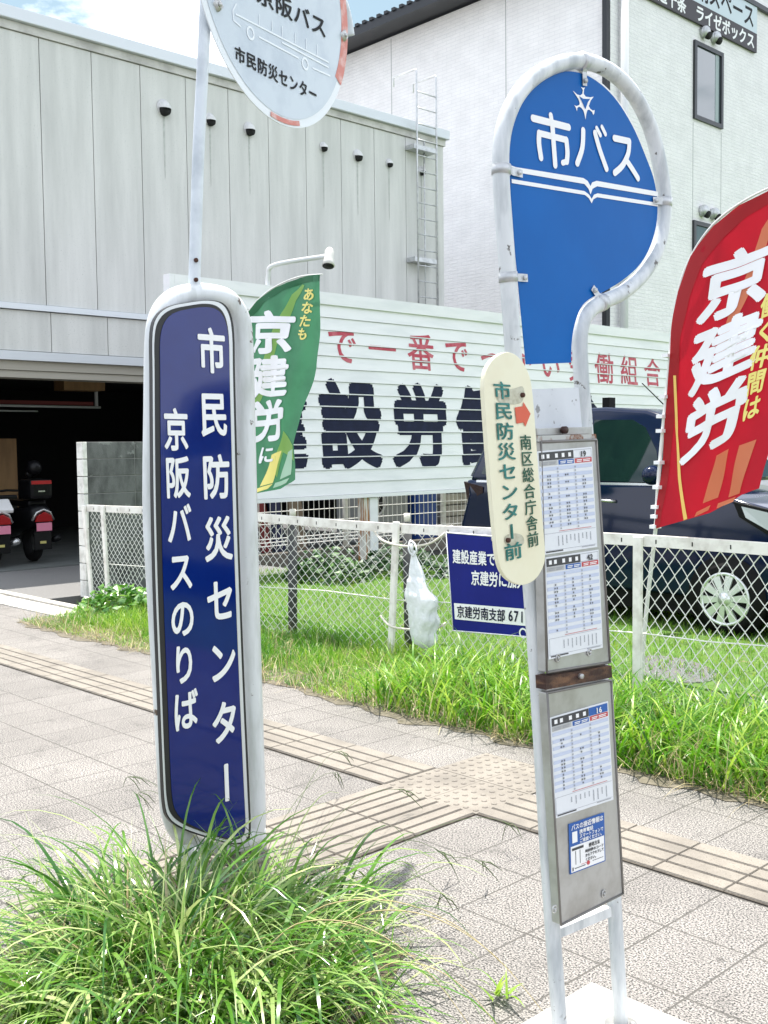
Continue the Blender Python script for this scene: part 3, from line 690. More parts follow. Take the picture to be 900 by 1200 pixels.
# plastic bag on the fence
def bag():
    c = on(492, 700, ('Y', 5.63)); t = MB(); nseg = 40
    rows = [(483, 645, 2), (484, 656, 4.5), (486, 668, 8), (488, 680, 10.5), (491, 690, 13), (496, 699, 18.5), (498, 708, 18), (496, 716, 17), (498, 726, 18), (496, 738, 16), (497, 748, 15.5), (497, 755, 11), (496, 760, 3)]
    rows = [tuple(v) for v in smooth([(a, b, c_) for a, b, c_ in rows], 4, False)]; V = []; F = []
    for i, (x, y, rw) in enumerate(rows):
        p = on(x, y, ('Y', 5.62)); R = max(rw, 1.5)*.0074
        for k in range(nseg):
            a = 2*math.pi*k/nseg; wr = 1+.13*math.sin(3*a+i*.16)+.07*math.sin(8*a+i*.31+2*math.sin(i*.2))+.06*abs(math.sin(6*a-i*.22))+.05*abs(math.sin(11*a+i*.13))-.05+.02*math.sin(i*.9+5*a)
            V.append((p.x+R*wr*math.cos(a), 5.63+R*.5*wr*math.sin(a)-.02*(rw > 10), p.z))
    for i in range(len(rows)-1):
        for k in range(nseg): F.append((i*nseg+k, i*nseg+(k+1) % nseg, (i+1)*nseg+(k+1) % nseg, (i+1)*nseg+k))
    t.sm = True; t.add(V, F); t.sm = False
    h = on(483, 640, ('Y', 5.63)); t.tube([h+Vector((0, -.01, .02)), on(483, 647, ('Y', 5.62))], .012, 6)
    for dx in (-5, 4): t.tube(smooth([on(484, 652, ('Y', 5.615)), on(484+dx, 645, ('Y', 5.60)), on(483+dx*.7, 637, ('Y', 5.62)), on(481, 633, ('Y', 5.65))], 4, False), .007, 5)
    o = t.build('plastic_bag', M('white_plastic_film', (.86, .88, .9), .25, trans=.4, bump=1.0, bump_scale=34), base=(c.x, c.y, .4))
    tag(o, 'white plastic bag tied to the wire fence beside the blue sign', 'bag')
bag()

# blue notice on the fence
FBLUE = M('blue_notice_face', (.002, .008, .16), .4, spec=.2, col2=(.003, .01, .19), scale=3, chip=(.5, .52, .56), chip_scale=34, chip_at=.72)
def notice():
    pl = ('Y', FY-.066); c = [on(x, y, pl) for x, y in [(523, 624), (640, 633.5), (638, 748), (531, 739)]]
    t = thing('fence_notice', (c[3].x, c[3].y, c[3].z), 'blue and white union notice board hung on the wire fence', 'sign')
    MB().prism(c, (0, .012, 0)).build('board', FBLUE, t)
    e = MB()
    for a, b in zip(c, c[1:]+c[:1]): e.tube([a+Vector((0, -.001, 0)), b+Vector((0, -.001, 0))], .005, 4)
    e.build('white_edge', WHITE, t)
    m = MB(); k = lambda *q: [on(x, y, ('Y', FY-.070)) for x, y in q]
    lettering(m, '建設産業で働く', k((530, 643), (602, 649), (602, 666), (530.5, 660.5)), bold=.025); m.build('lettering', WHITE, t); m = MB()
    lettering(m, '京建労に加入', k((552, 668), (617, 673), (617, 691), (552, 686)), bold=.025); m.build('lettering', WHITE, t); m = MB()
    m.poly(k((532, 706.7), (632, 715), (632, 735), (533, 725.6))); m.build('white_band', WHITE, t); m = MB()
    cc = on(613, 742, ('Y', FY-.070)); m.stroke([cc+Vector((.03*math.cos(a), 0, .03*math.sin(a))) for a in [.3+i*.5 for i in range(11)]], .006, (0, 1, 0))
    m.build('emblem', WHITE, t)
    m = MB(); k = lambda *q: [on(x, y, ('Y', FY-.073)) for x, y in q]
    lettering(m, '京建労南支部', k((535, 709), (592, 714), (592, 729.5), (535.5, 724)), bold=.015); m.build('lettering', NAVYL, t); m = MB()
    lettering(m, '671', k((595, 713), (615, 715), (615, 731), (595, 728.5)), bold=.02, fill=(1.6, 1.12))
    m.build('lettering', NAVYL, t)
notice()

# ================================================================== BANNERS
def banner(name, label, plane_y, outline_px, fold, cols, pole, texts, extras, colmat, edge_px):
    """a cloth with folds: y = plane + fold(x,z)"""
    pol = [on(x, y, ('Y', plane_y)) for x, y in outline_px]; base = on(*pole[0], ('Y', plane_y)); base.z = max(0, base.z)
    t = thing(name, tuple(base), label, 'banner')
    fn = lambda p: Vector((p[0], p[1]+fold(p[0], p[2]), p[2]))
    # cloth: triangulated grid clipped to the outline
    bm = bmesh.new(); f = bm.faces.new([bm.verts.new(p) for p in pol])
    zs = [p.z for p in pol]; xs = [p.x for p in pol]
    for k in range(1, 70):
        z = min(zs)+(max(zs)-min(zs))*k/70; bmesh.ops.bisect_plane(bm, geom=bm.verts[:]+bm.edges[:]+bm.faces[:], plane_co=(0, 0, z), plane_no=(0, 0, 1))
    for k in range(1, 36):
        x = min(xs)+(max(xs)-min(xs))*k/36; bmesh.ops.bisect_plane(bm, geom=bm.verts[:]+bm.edges[:]+bm.faces[:], plane_co=(x, 0, 0), plane_no=(1, 0, 0))
    bm.verts.index_update(); m = MB(); m.sm = True
    m.add([fn(v.co) for v in bm.verts], [[v.index for v in fc.verts] for fc in bm.faces]); bm.free()
    cl = m.build('cloth', colmat, t)
    # patches and letters, painted on the cloth
    def flat(pts, mat, nm, off, parent):
        b2 = bmesh.new(); b2.faces.new([b2.verts.new(p) for p in pts]); zz = [p.z for p in pts]; xx = [p.x for p in pts]
        for k in range(1, 30):
            z = min(zz)+(max(zz)-min(zz))*k/30; bmesh.ops.bisect_plane(b2, geom=b2.verts[:]+b2.edges[:]+b2.faces[:], plane_co=(0, 0, z), plane_no=(0, 0, 1))
        for k in range(1, 12):
            x = min(xx)+(max(xx)-min(xx))*k/12; bmesh.ops.bisect_plane(b2, geom=b2.verts[:]+b2.edges[:]+b2.faces[:], plane_co=(x, 0, 0), plane_no=(1, 0, 0))
        b2.verts.index_update(); q = MB(); q.sm = True
        q.add([fn(v.co)+Vector((0, -off, 0)) for v in b2.verts], [[v.index for v in fc.verts] for fc in b2.faces]); b2.free(); q.build(nm, mat, parent)
    for px, mat, off in extras: flat([on(x, y, ('Y', plane_y)) for x, y in px], mat, 'printed_stripe', off, cl)
    for s, cor, vert, bold, mat, fill in texts:
        q = MB(); lettering(q, s, [on(x, y, ('Y', plane_y)) for x, y in cor], vert, fill, bold); q = gridded(q, .03)
        q.v = [tuple(fn(p)+Vector((0, -.008, 0))) for p in q.v]; q.build('lettering', mat, cl, recalc=False)
    m = MB(); P = smooth([on(x, y, ('Y', plane_y+.02)) for x, y in pole], 5, False); n = len(P)
    m.tube(P, [.014-.008*i/n for i in range(n)], 8); m.build('pole', M('white_banner_pole', (.66, .66, .64), .4), t)
    return t, cl
REDC = M('red_banner_cloth', (.46, .008, .022), .6, spec=.3, trans=.4, col2=(.42, .008, .02), scale=4)
REDD = M('dark_red_hem', (.38, .0, .006), .55, trans=.3)
ORNG = M('orange_print', (.7, .22, .1), .55, trans=.3)
WHC = M('white_cloth_print', (.8, .8, .82), .55)
YELC = M('yellow_cloth_print', (.8, .7, .2), .55)
GRNC = M('green_banner_cloth', (.06, .24, .12), .55, trans=.35, col2=(.05, .2, .1), scale=4)
GRND = M('dark_green_hem', (.008, .13, .045), .55, trans=.25)
LIMEC = M('lime_print', (.28, .5, .12), .55, trans=.3)
PALEG = M('pale_green_print', (.45, .66, .5), .55, trans=.2)
red_edge = [(768, 620), (771, 570), (777, 500), (783, 440), (788, 390), (796, 342), (811, 301), (835, 265), (866, 240), (900, 222), (930, 213)]
band_in = [(925, 225), (900, 237), (873, 254), (846, 280), (825, 312), (811, 350), (801, 395), (795, 440), (787, 500), (780, 560), (775, 617)]
banner('red_banner', 'red cloth banner with white and yellow lettering on a pole behind the fence', 5.86,
       red_edge+[(940, 260), (934, 340), (922, 430), (908, 510), (898, 550), (893, 572), (870, 580), (830, 601), (800, 610)],
       lambda x, z: .022*math.sin(6*x+2.6*z)+.011*math.sin(13*x-6*z+1)+.006*math.sin(9*z+17*x)+.003*math.sin(31*x+14*z), None,
       [(751, 800), (757, 720), (768, 622), (771, 570), (777, 500), (783, 440), (787.5, 390), (795, 342), (810, 300.5), (835, 264), (866, 239), (900, 221), (930, 212)],
       [('京建労', [(826, 306), (914, 272), (876, 508), (790, 552)], True, .036, WHC, (.96, .98)),
        ('働く仲間は', [(893, 345), (918, 338), (890, 488), (869, 498)], True, .03, YELC, (.95, .98))],
       [(red_edge+band_in, REDD, .003),
        ([(840, 534), (856, 526), (840, 583), (822, 590)], ORNG, .004), ([(868, 522), (888, 515), (868, 578), (852, 583)], ORNG, .004),
        ([(815, 600), (831, 592), (828, 598), (812, 606)], ORNG, .004), ([(840, 590), (862, 582), (858, 588), (838, 596)], ORNG, .004),
        ([(880, 300), (890, 268), (905, 245), (912, 250), (900, 275), (890, 305), (862, 380), (848, 430), (838, 425), (856, 365)], ORNG, .0035),
        ([(789, 440), (792, 440), (792, 510), (797, 560), (804, 608), (800, 610), (793, 560), (789, 500)], M('yellow_cord', (.75, .5, .12), .5), .005)],
       REDC, None)
m = MB()
for x, y in [(783, 417), (779.5, 465), (776.5, 488), (776, 505), (773.5, 542), (772, 571), (770, 594), (769.5, 605), (768.5, 617)]:
    a = on(x-2, y, ('Y', 5.87)); m.box((a.x-.012, 5.835, a.z-.011), (a.x+.03, 5.905, a.z+.011))
rb = [o for o in bpy.data.objects if o.name == 'red_banner'][0]
m.build('pole_loops', WHC, rb)
green_top = [(378, 322), (350, 325), (322, 337), (302, 353), (288, 372), (281, 395), (278, 430), (278, 500), (280, 570), (300, 579)]
banner('green_banner', 'green cloth banner with white and yellow lettering behind the blue stop sign', 5.9,
       green_top+[(325, 573), (347, 562), (348, 545), (346, 520), (352, 490), (360, 462), (368, 430), (373, 395), (377, 355)],
       lambda x, z: .022*math.sin(7*x+3*z)+.012*math.sin(13*x-6*z)+.006*math.sin(10*z+18*x)+.003*math.sin(30*x-13*z), None,
       [(296, 760), (288, 600), (279, 500), (278, 430), (281, 395), (288, 371.5), (302, 352.5), (322, 336.5), (350, 324.5), (378, 321.5)],
       [('京建労', [(293, 364), (347, 364), (336, 516), (292, 522)], True, .034, WHC, (1, .98)), ('に', [(302, 523), (323, 521), (321, 543), (301, 545)], True, .03, WHC, (1, 1)),
        ('あなたも', [(355, 337), (376, 338), (360, 399), (346, 399)], True, .03, YELC, (.98, 1))],
       [([(378, 322), (350, 325), (322, 337), (302, 353), (288, 372), (283, 388), (296, 372), (310, 356), (330, 341), (352, 332), (378, 330)], GRND, .003),
        ([(318, 400), (330, 366), (340, 345), (352, 333), (356, 334), (344, 352), (334, 378), (326, 404), (316, 440), (300, 480), (298, 470)], LIMEC, .0035),
        ([(318, 533), (329, 528), (318, 566), (307, 570)], YELC, .004), ([(336, 530), (345, 526), (340, 556), (325, 562)], PALEG, .004), ([(300, 574), (318, 567), (314, 573), (302, 578)], YELC, .004), ([(320, 566), (338, 560), (334, 566), (318, 572)], PALEG, .004),
        ([(334, 505), (345, 522), (346, 540), (330, 530), (322, 560), (318, 545)], LIMEC, .0037)],
       GRNC, None)

# ================================================================== LOT: MESH FENCE, STORED THINGS, CAR
def grid_fence():
    X = -12.05; t = thing('grid_fence', (X, 11, 0), 'low white steel grid fence on a concrete footing under the hoarding', 'fence')
    m = MB(); y = 8.4
    while y < 14.4: m.tube([(X, y, .2), (X, y, 1.35)], .006, 5); y += .1
    m.build('vertical_bars', WIRE, t); m = MB()
    for z in (.24, .29, .34, .55, .72, .95, 1.28): m.tube([(X+.008, 8.4, z), (X+.008, 14.4, z)], .007, 5)
    m.build('cross_wires', WIRE, t)
    for y in (8.9, 10.75, 12.9): MB().tube([(X-.04, y, 0), (X-.04, y, 1.4)], .045, 10).build('post', FENCEW, t)
    MB().box((X-.1, 8.4, -.05), (X+.1, 14.4, .13)).build('footing', M('brownish_concrete', (.16, .145, .12), .9, col2=(.1, .09, .075), scale=7), t)
grid_fence()
BLUEP = M('blue_plastic', (.01, .05, .25), .4)
def stored():
    t = thing('blue_bin', (-12.7, 13.0, 0), 'blue plastic bin standing behind the white grid fence', 'bin')
    MB().box((-12.95, 12.72, .02), (-12.5, 13.2, 1.02)).build('body', BLUEP, t, bevel=.03); MB().box((-12.98, 12.69, 1.025), (-12.47, 13.23, 1.08)).build('lid', BLUEP, t, bevel=.015)
    t = thing('air_conditioner_unit', (-12.8, 11.8, 0), 'grey outdoor air conditioner unit with a round fan behind the grid fence', 'air conditioner')
    MB().box((-13.1, 11.45, .1), (-12.6, 12.6, 1.02)).build('casing', M('grey_casing', (.26, .27, .27), .5), t, bevel=.02)
    r = MB(); r.tube([(-12.59, 11.85+.2*math.cos(a), .72+.2*math.sin(a)) for a in [k*math.pi/10 for k in range(20)]], .02, 6, closed=True)
    for k in range(4):
        a = k*math.pi/4; r.tube([(-12.58, 11.85-.19*math.cos(a), .72-.19*math.sin(a)), (-12.58, 11.85+.19*math.cos(a), .72+.19*math.sin(a))], .006, 4)
    r.build('fan_guard', M('pale_grey_guard', (.5, .5, .5), .5), t); MB().disc((-12.598, 11.85, .72), (1, 0, 0), .19, .004, 20).build('fan_opening', BLK, t)
    for i, (y, w_, h, c, lab) in enumerate([(10.0, .16, 1.15, (.16, .01, .012), 'dark red board leaning in the garage behind the grid fence'), (10.24, .2, 1.2, (.01, .014, .06), 'navy board leaning in the garage beside the red one'), (10.62, .26, 1.1, (.2, .15, .1), 'tan board leaning in the garage nearest the rusty hoarding post')]):
        m = MB(); m.prism([(-13.2, y, .02), (-13.15, y, .02), (-13.35, y, h), (-13.4, y, h)], (0, w_, 0))
        tag(m.build('leaning_board', M('board_paint', c, .6), base=(-13.2, y, .02)), lab, 'board', 'boards leaning behind the grid fence')
    m = MB()
    for z in range(5): 
        for k in range(2): m.box((-12.9, 13.5+.42*k, .02+.2*z), (-12.6, 13.9+.42*k, .2+.2*z))
    tag(m.build('block_stack', M('beige_block', (.45, .42, .36), .8, col2=(.3, .28, .24), scale=6), base=(-12.7, 13.7, 0), bevel=.01, bseg=1), 'stack of beige blocks beyond the blue bin', 'blocks')
    a = MB(); a.tube([(-12.02, 11.0, .36), (-11.9, 11.0, .42), (-11.85, 11.05, .36)], .03, 6); 
stored()
# plywood boards inside the garage
p = [on(x, y, ('X', -16.6)) for x, y in [(-30, 514), (19, 514), (22, 600), (-30, 604)]]
m = MB(); m.prism(p, (-.03, 0, 0)); tag(m.build('plywood_sheet', PLY, base=(-16.6, p[0].y, p[2].z)), 'plywood sheet standing at the back of the dark garage', 'board')
p = [on(x, y, ('X', -16.2)) for x, y in [(75, 435), (123, 436), (123, 458), (75, 457)]]
m = MB(); m.prism(p, (-.35, 0, 0)); tag(m.build('cardboard_box', PLY, base=(-16.2, p[0].y, p[2].z)), 'tan cardboard box stored on the red beam under the garage ceiling', 'box')

# scooters
SCB = M('black_scooter_plastic', (.006, .006, .007), .3, spec=.2)
TAIL = M('red_tail_lens', (.32, .008, .01), .15, coat=.4)
PINK = M('pink_number_plate', (.6, .2, .3), .5)
CHROME = M('silver_trim', (.5, .5, .5), .25, .8)
TYRE = M('tyre_rubber', (.009, .009, .009), .8, spec=.15)
def scooter(px, pyb, X, label, box, rack):
    c = on(px, pyb, ('X', X)); yc = c.y
    t = thing('scooter', (X, yc, 0.02), label, 'scooter', 'scooters parked in the garage'); z0 = .02
    w = MB(); w.tube([(X-.02+0*k, yc, 0) for k in range(1)]*1+[(X-.02, yc, 0)], .01, 4) if False else None
    r = .24; w.tube([(X-.3+r*math.cos(a)*.8, yc, z0+.29+r*math.sin(a)*.9) for a in [k*math.pi/12 for k in range(24)]], .065, 10, closed=True); w.build('rear_wheel', TYRE, t)
    b = MB(); b.sm = True
    secs = [(X+.02, .10, .62, .80), (X-.1, .19, .5, .84), (X-.5, .2, .42, .8), (X-.9, .17, .36, .74), (X-1.15, .15, .3, .4)]
    V = []; F = []; ns = 12
    for xx, hw, za, zb in secs:
        for k in range(ns):
            a = 2*math.pi*k/ns; V.append((xx, yc+hw*math.copysign(abs(math.cos(a))**.6, math.cos(a)), z0+(za+zb)/2+(zb-za)/2*math.copysign(abs(math.sin(a))**.7, math.sin(a))))
    for i in range(len(secs)-1):
        for k in range(ns): F.append((i*ns+k, i*ns+(k+1) % ns, (i+1)*ns+(k+1) % ns, (i+1)*ns+k))
    F += [list(range(ns)), [(len(secs)-1)*ns+k for k in range(ns)]]; b.add(V, F); b.build('body', SCB, t)
    m = MB(); m.box((X-.85, yc-.14, z0+.81), (X-.12, yc+.14, z0+.9)); m.build('seat', SCB, t, bevel=.04)
    m = MB(); m.tube([(X+.03, yc-.16, z0+.62), (X+.05, yc-.1, z0+.73), (X+.05, yc, z0+.77), (X+.05, yc+.1, z0+.73), (X+.03, yc+.16, z0+.62)], .02, 8); m.build('rear_trim', CHROME, t)
    m = MB(); m.prism([(X+.03, yc-.13, z0+.6), (X+.03, yc+.13, z0+.6), (X+.05, yc+.1, z0+.69), (X+.06, yc, z0+.74), (X+.05, yc-.1, z0+.69)], (.05, 0, 0)); m.build('tail_lamp', TAIL, t, bevel=.01)
    m = MB(); m.box((X+.06, yc-.115, z0+.47), (X+.075, yc+.115, z0+.585)); m.build('number_plate', PINK, t, bevel=.004)
    m = MB(); m.box((X+.0, yc-.13, z0+.2), (X+.02, yc+.13, z0+.465)); m.build('mudguard', SCB, t, bevel=.02)
    m = MB(); m.box((X+.021, yc-.045, z0+.29), (X+.026, yc+.045, z0+.325)); m.build('reflector', M('yellow_reflector', (.5, .45, .15), .3), t)
    m = MB(); m.tube([(X-1.05, yc-.32, z0+1.0), (X-1.1, yc, z0+1.02), (X-1.05, yc+.32, z0+1.0)], .018, 8); m.build('handlebar', SCB, t)
    m = MB(); m.box((X-1.2, yc-.17, z0+.3), (X-1.1, yc+.17, z0+.95)); m.build('leg_shield', SCB, t, bevel=.03)
    for s in (-1, 1):
        m = MB(); m.tube([(X-1.05, yc+.25*s, z0+1.02), (X-1.07, yc+.33*s, z0+1.2)], .008, 6); m.ball((X-1.07, yc+.34*s, z0+1.25), .06, 10, 6, (.4, 1, .8)); m.build('mirror', SCB, t)
    m = MB(); m.tube([(X-.2, yc+.2, z0+.3), (X+.05, yc+.22, z0+.36)], .045, 10); m.build('exhaust', CHROME if not box else SCB, t)
    if box:
        m = MB(); m.box((X-.38, yc-.17, z0+.92), (X+.02, yc+.17, z0+1.2)); bo = m.build('top_box', SCB, t, bevel=.05)
        MB().box((X+.0205, yc-.15, z0+1.13), (X+.026, yc+.15, z0+1.18)).build('red_reflector', TAIL, bo); MB().box((X+.0205, yc-.05, z0+1.02), (X+.024, yc+.05, z0+1.04)).build('badge', CHROME, bo)
        m = MB(); m.ball((X-.2, yc, z0+1.36), .11, 14, 10); h = m.build('helmet', SCB, base=(X-.2, yc, z0+1.25)); tag(h, 'black helmet resting on the top box of the scooter in the garage', 'helmet')
    if rack:
        m = MB(); m.prism([(X-.1, yc-.17, z0+.86), (X+.06, yc-.17, z0+.75), (X+.08, yc-.17, z0+.8), (X-.08, yc-.17, z0+.95)], (0, .34, 0)); m.build('white_tail_cover', HOOD, t, bevel=.02)
scooter(50, 640, -14.35, 'black scooter with a top box and pink plate in the garage beside the block wall', True, False)
scooter(1, 640, -14.2, 'scooter with a white tail cover and pink plate at the left edge of the garage', False, True)

# the parked car
CARP = M('navy_car_paint', (.0014, .008, .034), .1, 0, spec=.3, coat=.12)
CARG = M('dark_car_glass', (.008, .022, .022), .03, spec=.6)
CARB = M('black_trim', (.007, .007, .007), .6, spec=.15)
HEADL = M('headlamp_clear', (.5, .53, .56), .08, coat=1)
ALLOY = M('silver_alloy', (.78, .8, .8), .32, .6)
def car():
    CY, W = 8.2, 1.55
    t = thing('parked_car', (-5.7, CY+W/2, .02), 'dark navy boxy car parked nose right behind the wire fence', 'car')
    prof = [(-7.36, .3), (-7.44, .42), (-7.45, .82), (-7.36, 1.12), (-7.4, 1.27), (-5.2, 1.27), (-5.0, 1.22), (-4.45, 1.16), (-4.05, 1.06), (-3.82, .9), (-3.78, .6), (-3.84, .3)]
    def loft(P, yfun, shrink=.07):
        m = MB(); n = len(P); V = []
        for (o_, s_) in ((0, 1), (shrink, .0)): pass
        A = [(x, CY+yfun(z), z) for x, z in P]; B = [(x, CY+W-yfun(z), z) for x, z in P]
        m.add(A+B, [list(range(n)), list(range(n, 2*n))]+[(i, (i+1) % n, n+(i+1) % n, n+i) for i in range(n)]); return m
    b = loft(prof, lambda z: .05*max(0, .62-z)+.06*max(0, z-.8)); bo = b.build('body', CARP, t, bevel=.05, bseg=3)
    for p_ in bo.data.polygons: p_.use_smooth = True
    tumble = lambda z: .03+.2*max(0, z-1.2)
    cab = [(-7.36, 1.26), (-7.22, 1.6), (-7.06, 1.85), (-6.92, 1.92), (-6.4, 1.955), (-5.8, 1.955), (-5.35, 1.92), (-5.16, 1.86), (-4.98, 1.62), (-4.78, 1.26)]
    c = loft(cab, tumble); co = c.build('cabin', CARP, t, bevel=.045, bseg=3)
    for p_ in co.data.polygons: p_.use_smooth = True
    def side(P, nm, mat, off=.004, par=t):
        m = MB(); m.prism([(x, CY+tumble(z)-off, z) for x, z in P], (0, .02, 0)); return m.build(nm, mat, par)
    side([(-7.2, 1.33), (-6.78, 1.3), (-6.78, 1.8), (-7.0, 1.78), (-7.1, 1.66)], 'window', CARG)
    side([(-6.72, 1.3), (-5.98, 1.28), (-5.98, 1.84), (-6.1, 1.85), (-6.72, 1.83)], 'window', CARG)
    side([(-5.9, 1.28), (-5.12, 1.27), (-5.2, 1.55), (-5.34, 1.76), (-5.48, 1.83), (-5.9, 1.84)], 'window', CARG)
    side([(-5.08, 1.27), (-4.88, 1.27), (-5.14, 1.62), (-5.16, 1.5)], 'window', CARG)
    side([(-7.25, 1.245), (-4.95, 1.245), (-4.97, 1.265), (-7.25, 1.268)], 'belt_trim', CHROME, .012)
    m = MB(); m.prism([(-5.12, CY+.18, 1.84), (-4.755, CY+.1, 1.29), (-4.755, CY+W-.1, 1.29), (-5.12, CY+W-.18, 1.84)], (.02, 0, .008)); m.build('windscreen', CARG, t)
    m = MB(); m.prism([(-7.385, CY+.12, 1.3), (-7.385, CY+W-.12, 1.3), (-7.115, CY+W-.2, 1.82), (-7.115, CY+.2, 1.82)], (-.02, 0, .008)); m.build('rear_window', CARG, t)
    m = MB(); m.tube([(-5.98, CY+.02, .4), (-5.98, CY+.02, 1.2)], .004, 4); m.tube([(-4.98, CY+.02, .45), (-4.98, CY+.02, 1.2)], .004, 4); m.build('door_gap', CARB, t)
    for x in (-5.76, -6.66):
        m = MB(); m.tube([(x, CY+.02, 1.10), (x+.02, CY-.025, 1.105), (x+.16, CY-.025, 1.1), (x+.19, CY+.02, 1.095)], .014, 8); m.build('door_handle', CHROME, t)
    m = MB(); m.ball((-5.12, CY-.1, 1.34), .1, 14, 10, (.8, 1.1, .85)); mo = m.build('door_mirror', CARP, t); MB().tube([(-5.03, CY-.03, 1.28), (-5.02, CY+.05, 1.26)], .025, 8).build('mirror_stem', CARB, mo)
    m = MB(); m.prism([(-4.42, CY+.0, 1.13), (-4.36, CY-.005, 1.0), (-4.1, CY+.0, .86), (-3.9, CY+.0, .86), (-3.92, CY+.0, .98), (-4.1, CY+.0, 1.07)], (0, .06, 0)); h = m.build('headlight', CARB, t, bevel=.008)
    m = MB(); m.prism([(-4.34, CY-.004, 1.09), (-4.3, CY-.008, 1.0), (-4.1, CY-.004, .9), (-3.94, CY-.004, .9), (-3.96, CY-.004, .97), (-4.12, CY-.004, 1.05)], (0, .02, 0)); m.build('lens', HEADL, h)
    m = MB(); m.prism([(-7.42, CY+.03, 1.25), (-7.15, CY+.012, 1.2), (-7.15, CY+.012, 1.14), (-7.37, CY+.03, 1.05)], (0, .04, 0)); m.build('tail_lamp', M('smoked_tail_lens', (.02, .004, .005), .15), t)
    m = MB(); m.tube([(-5.5, CY+.75, 1.95), (-5.75, CY+.72, 2.19)], .006, 5); m.build('aerial', CARB, t)
    m = MB(); m.box((-6.05, CY+.5, 1.955), (-5.97, CY+.6, 2.06)); m.build('roof_fitting', CARB, t)
    for x in (-4.47, -6.93):
        m = MB(); m.disc((x, CY-.012, .33), (0, 1, 0), .345, .1, 40); m.build('wheel_arch', CARB, t)
        m = MB(); R = .295; zc = .315
        m.tube([(x+(R-.06)*math.cos(a), CY+.03, zc+(R-.06)*math.sin(a)) for a in [k*math.pi/18 for k in range(36)]], .06, 10, closed=True); wo = m.build('wheel', TYRE, t)
        q = MB(); q.tube([(x+.212*math.cos(a), CY-.028, zc+.212*math.sin(a)) for a in [k*math.pi/24 for k in range(48)]], .014, 8, closed=True)
        for k in range(10):
            a = k*math.pi/5+.1; d = .12 if k % 2 else .1
            ca, sa_ = math.cos(a), math.sin(a)
            w1, w2 = .019, .036
            q.prism([(x+.05*ca-w1*sa_, CY-.038, zc+.05*sa_+w1*ca), (x+.05*ca+w1*sa_, CY-.038, zc+.05*sa_-w1*ca), (x+.21*ca+w2*sa_, CY-.03, zc+.21*sa_-w2*ca), (x+.21*ca-w2*sa_, CY-.03, zc+.21*sa_+w2*ca)], (0, .02, 0))
        q.disc((x, CY-.045, zc), (0, 1, 0), .055, .03, 20); q.build('rim', ALLOY, wo)
        MB().disc((x, CY-.01, zc), (0, 1, 0), .205, .008, 32).build('rim_void', CARB, wo)
    MB().box((-7.35, CY+.1, .14), (-3.85, CY+W-.1, .32)).build('underbody', CARB, t)
    return t
navy_car = car()
# a second, taller and paler vehicle further along the lot: seen only mirrored in the glossy stop sign
def dup(o, parent=None):
    c = o.copy(); COL.objects.link(c); c.parent = parent
    if c.type == 'MESH' and o.data.materials[0] == CARP: c.data = o.data.copy(); c.data.materials[0] = M('pale_van_paint', (.6, .62, .66), .25)
    for ch in [x for x in bpy.data.objects if x.parent == o]: dup(ch, c)
    return c
van = dup(navy_car); van.name = 'parked_van'; van.location = (3.1, 7.5, .02); van.scale = (1.15, 1.05, 1.22)
tag(van, 'pale tall van parked past the right edge, mirrored in the deep blue stop sign', 'van')
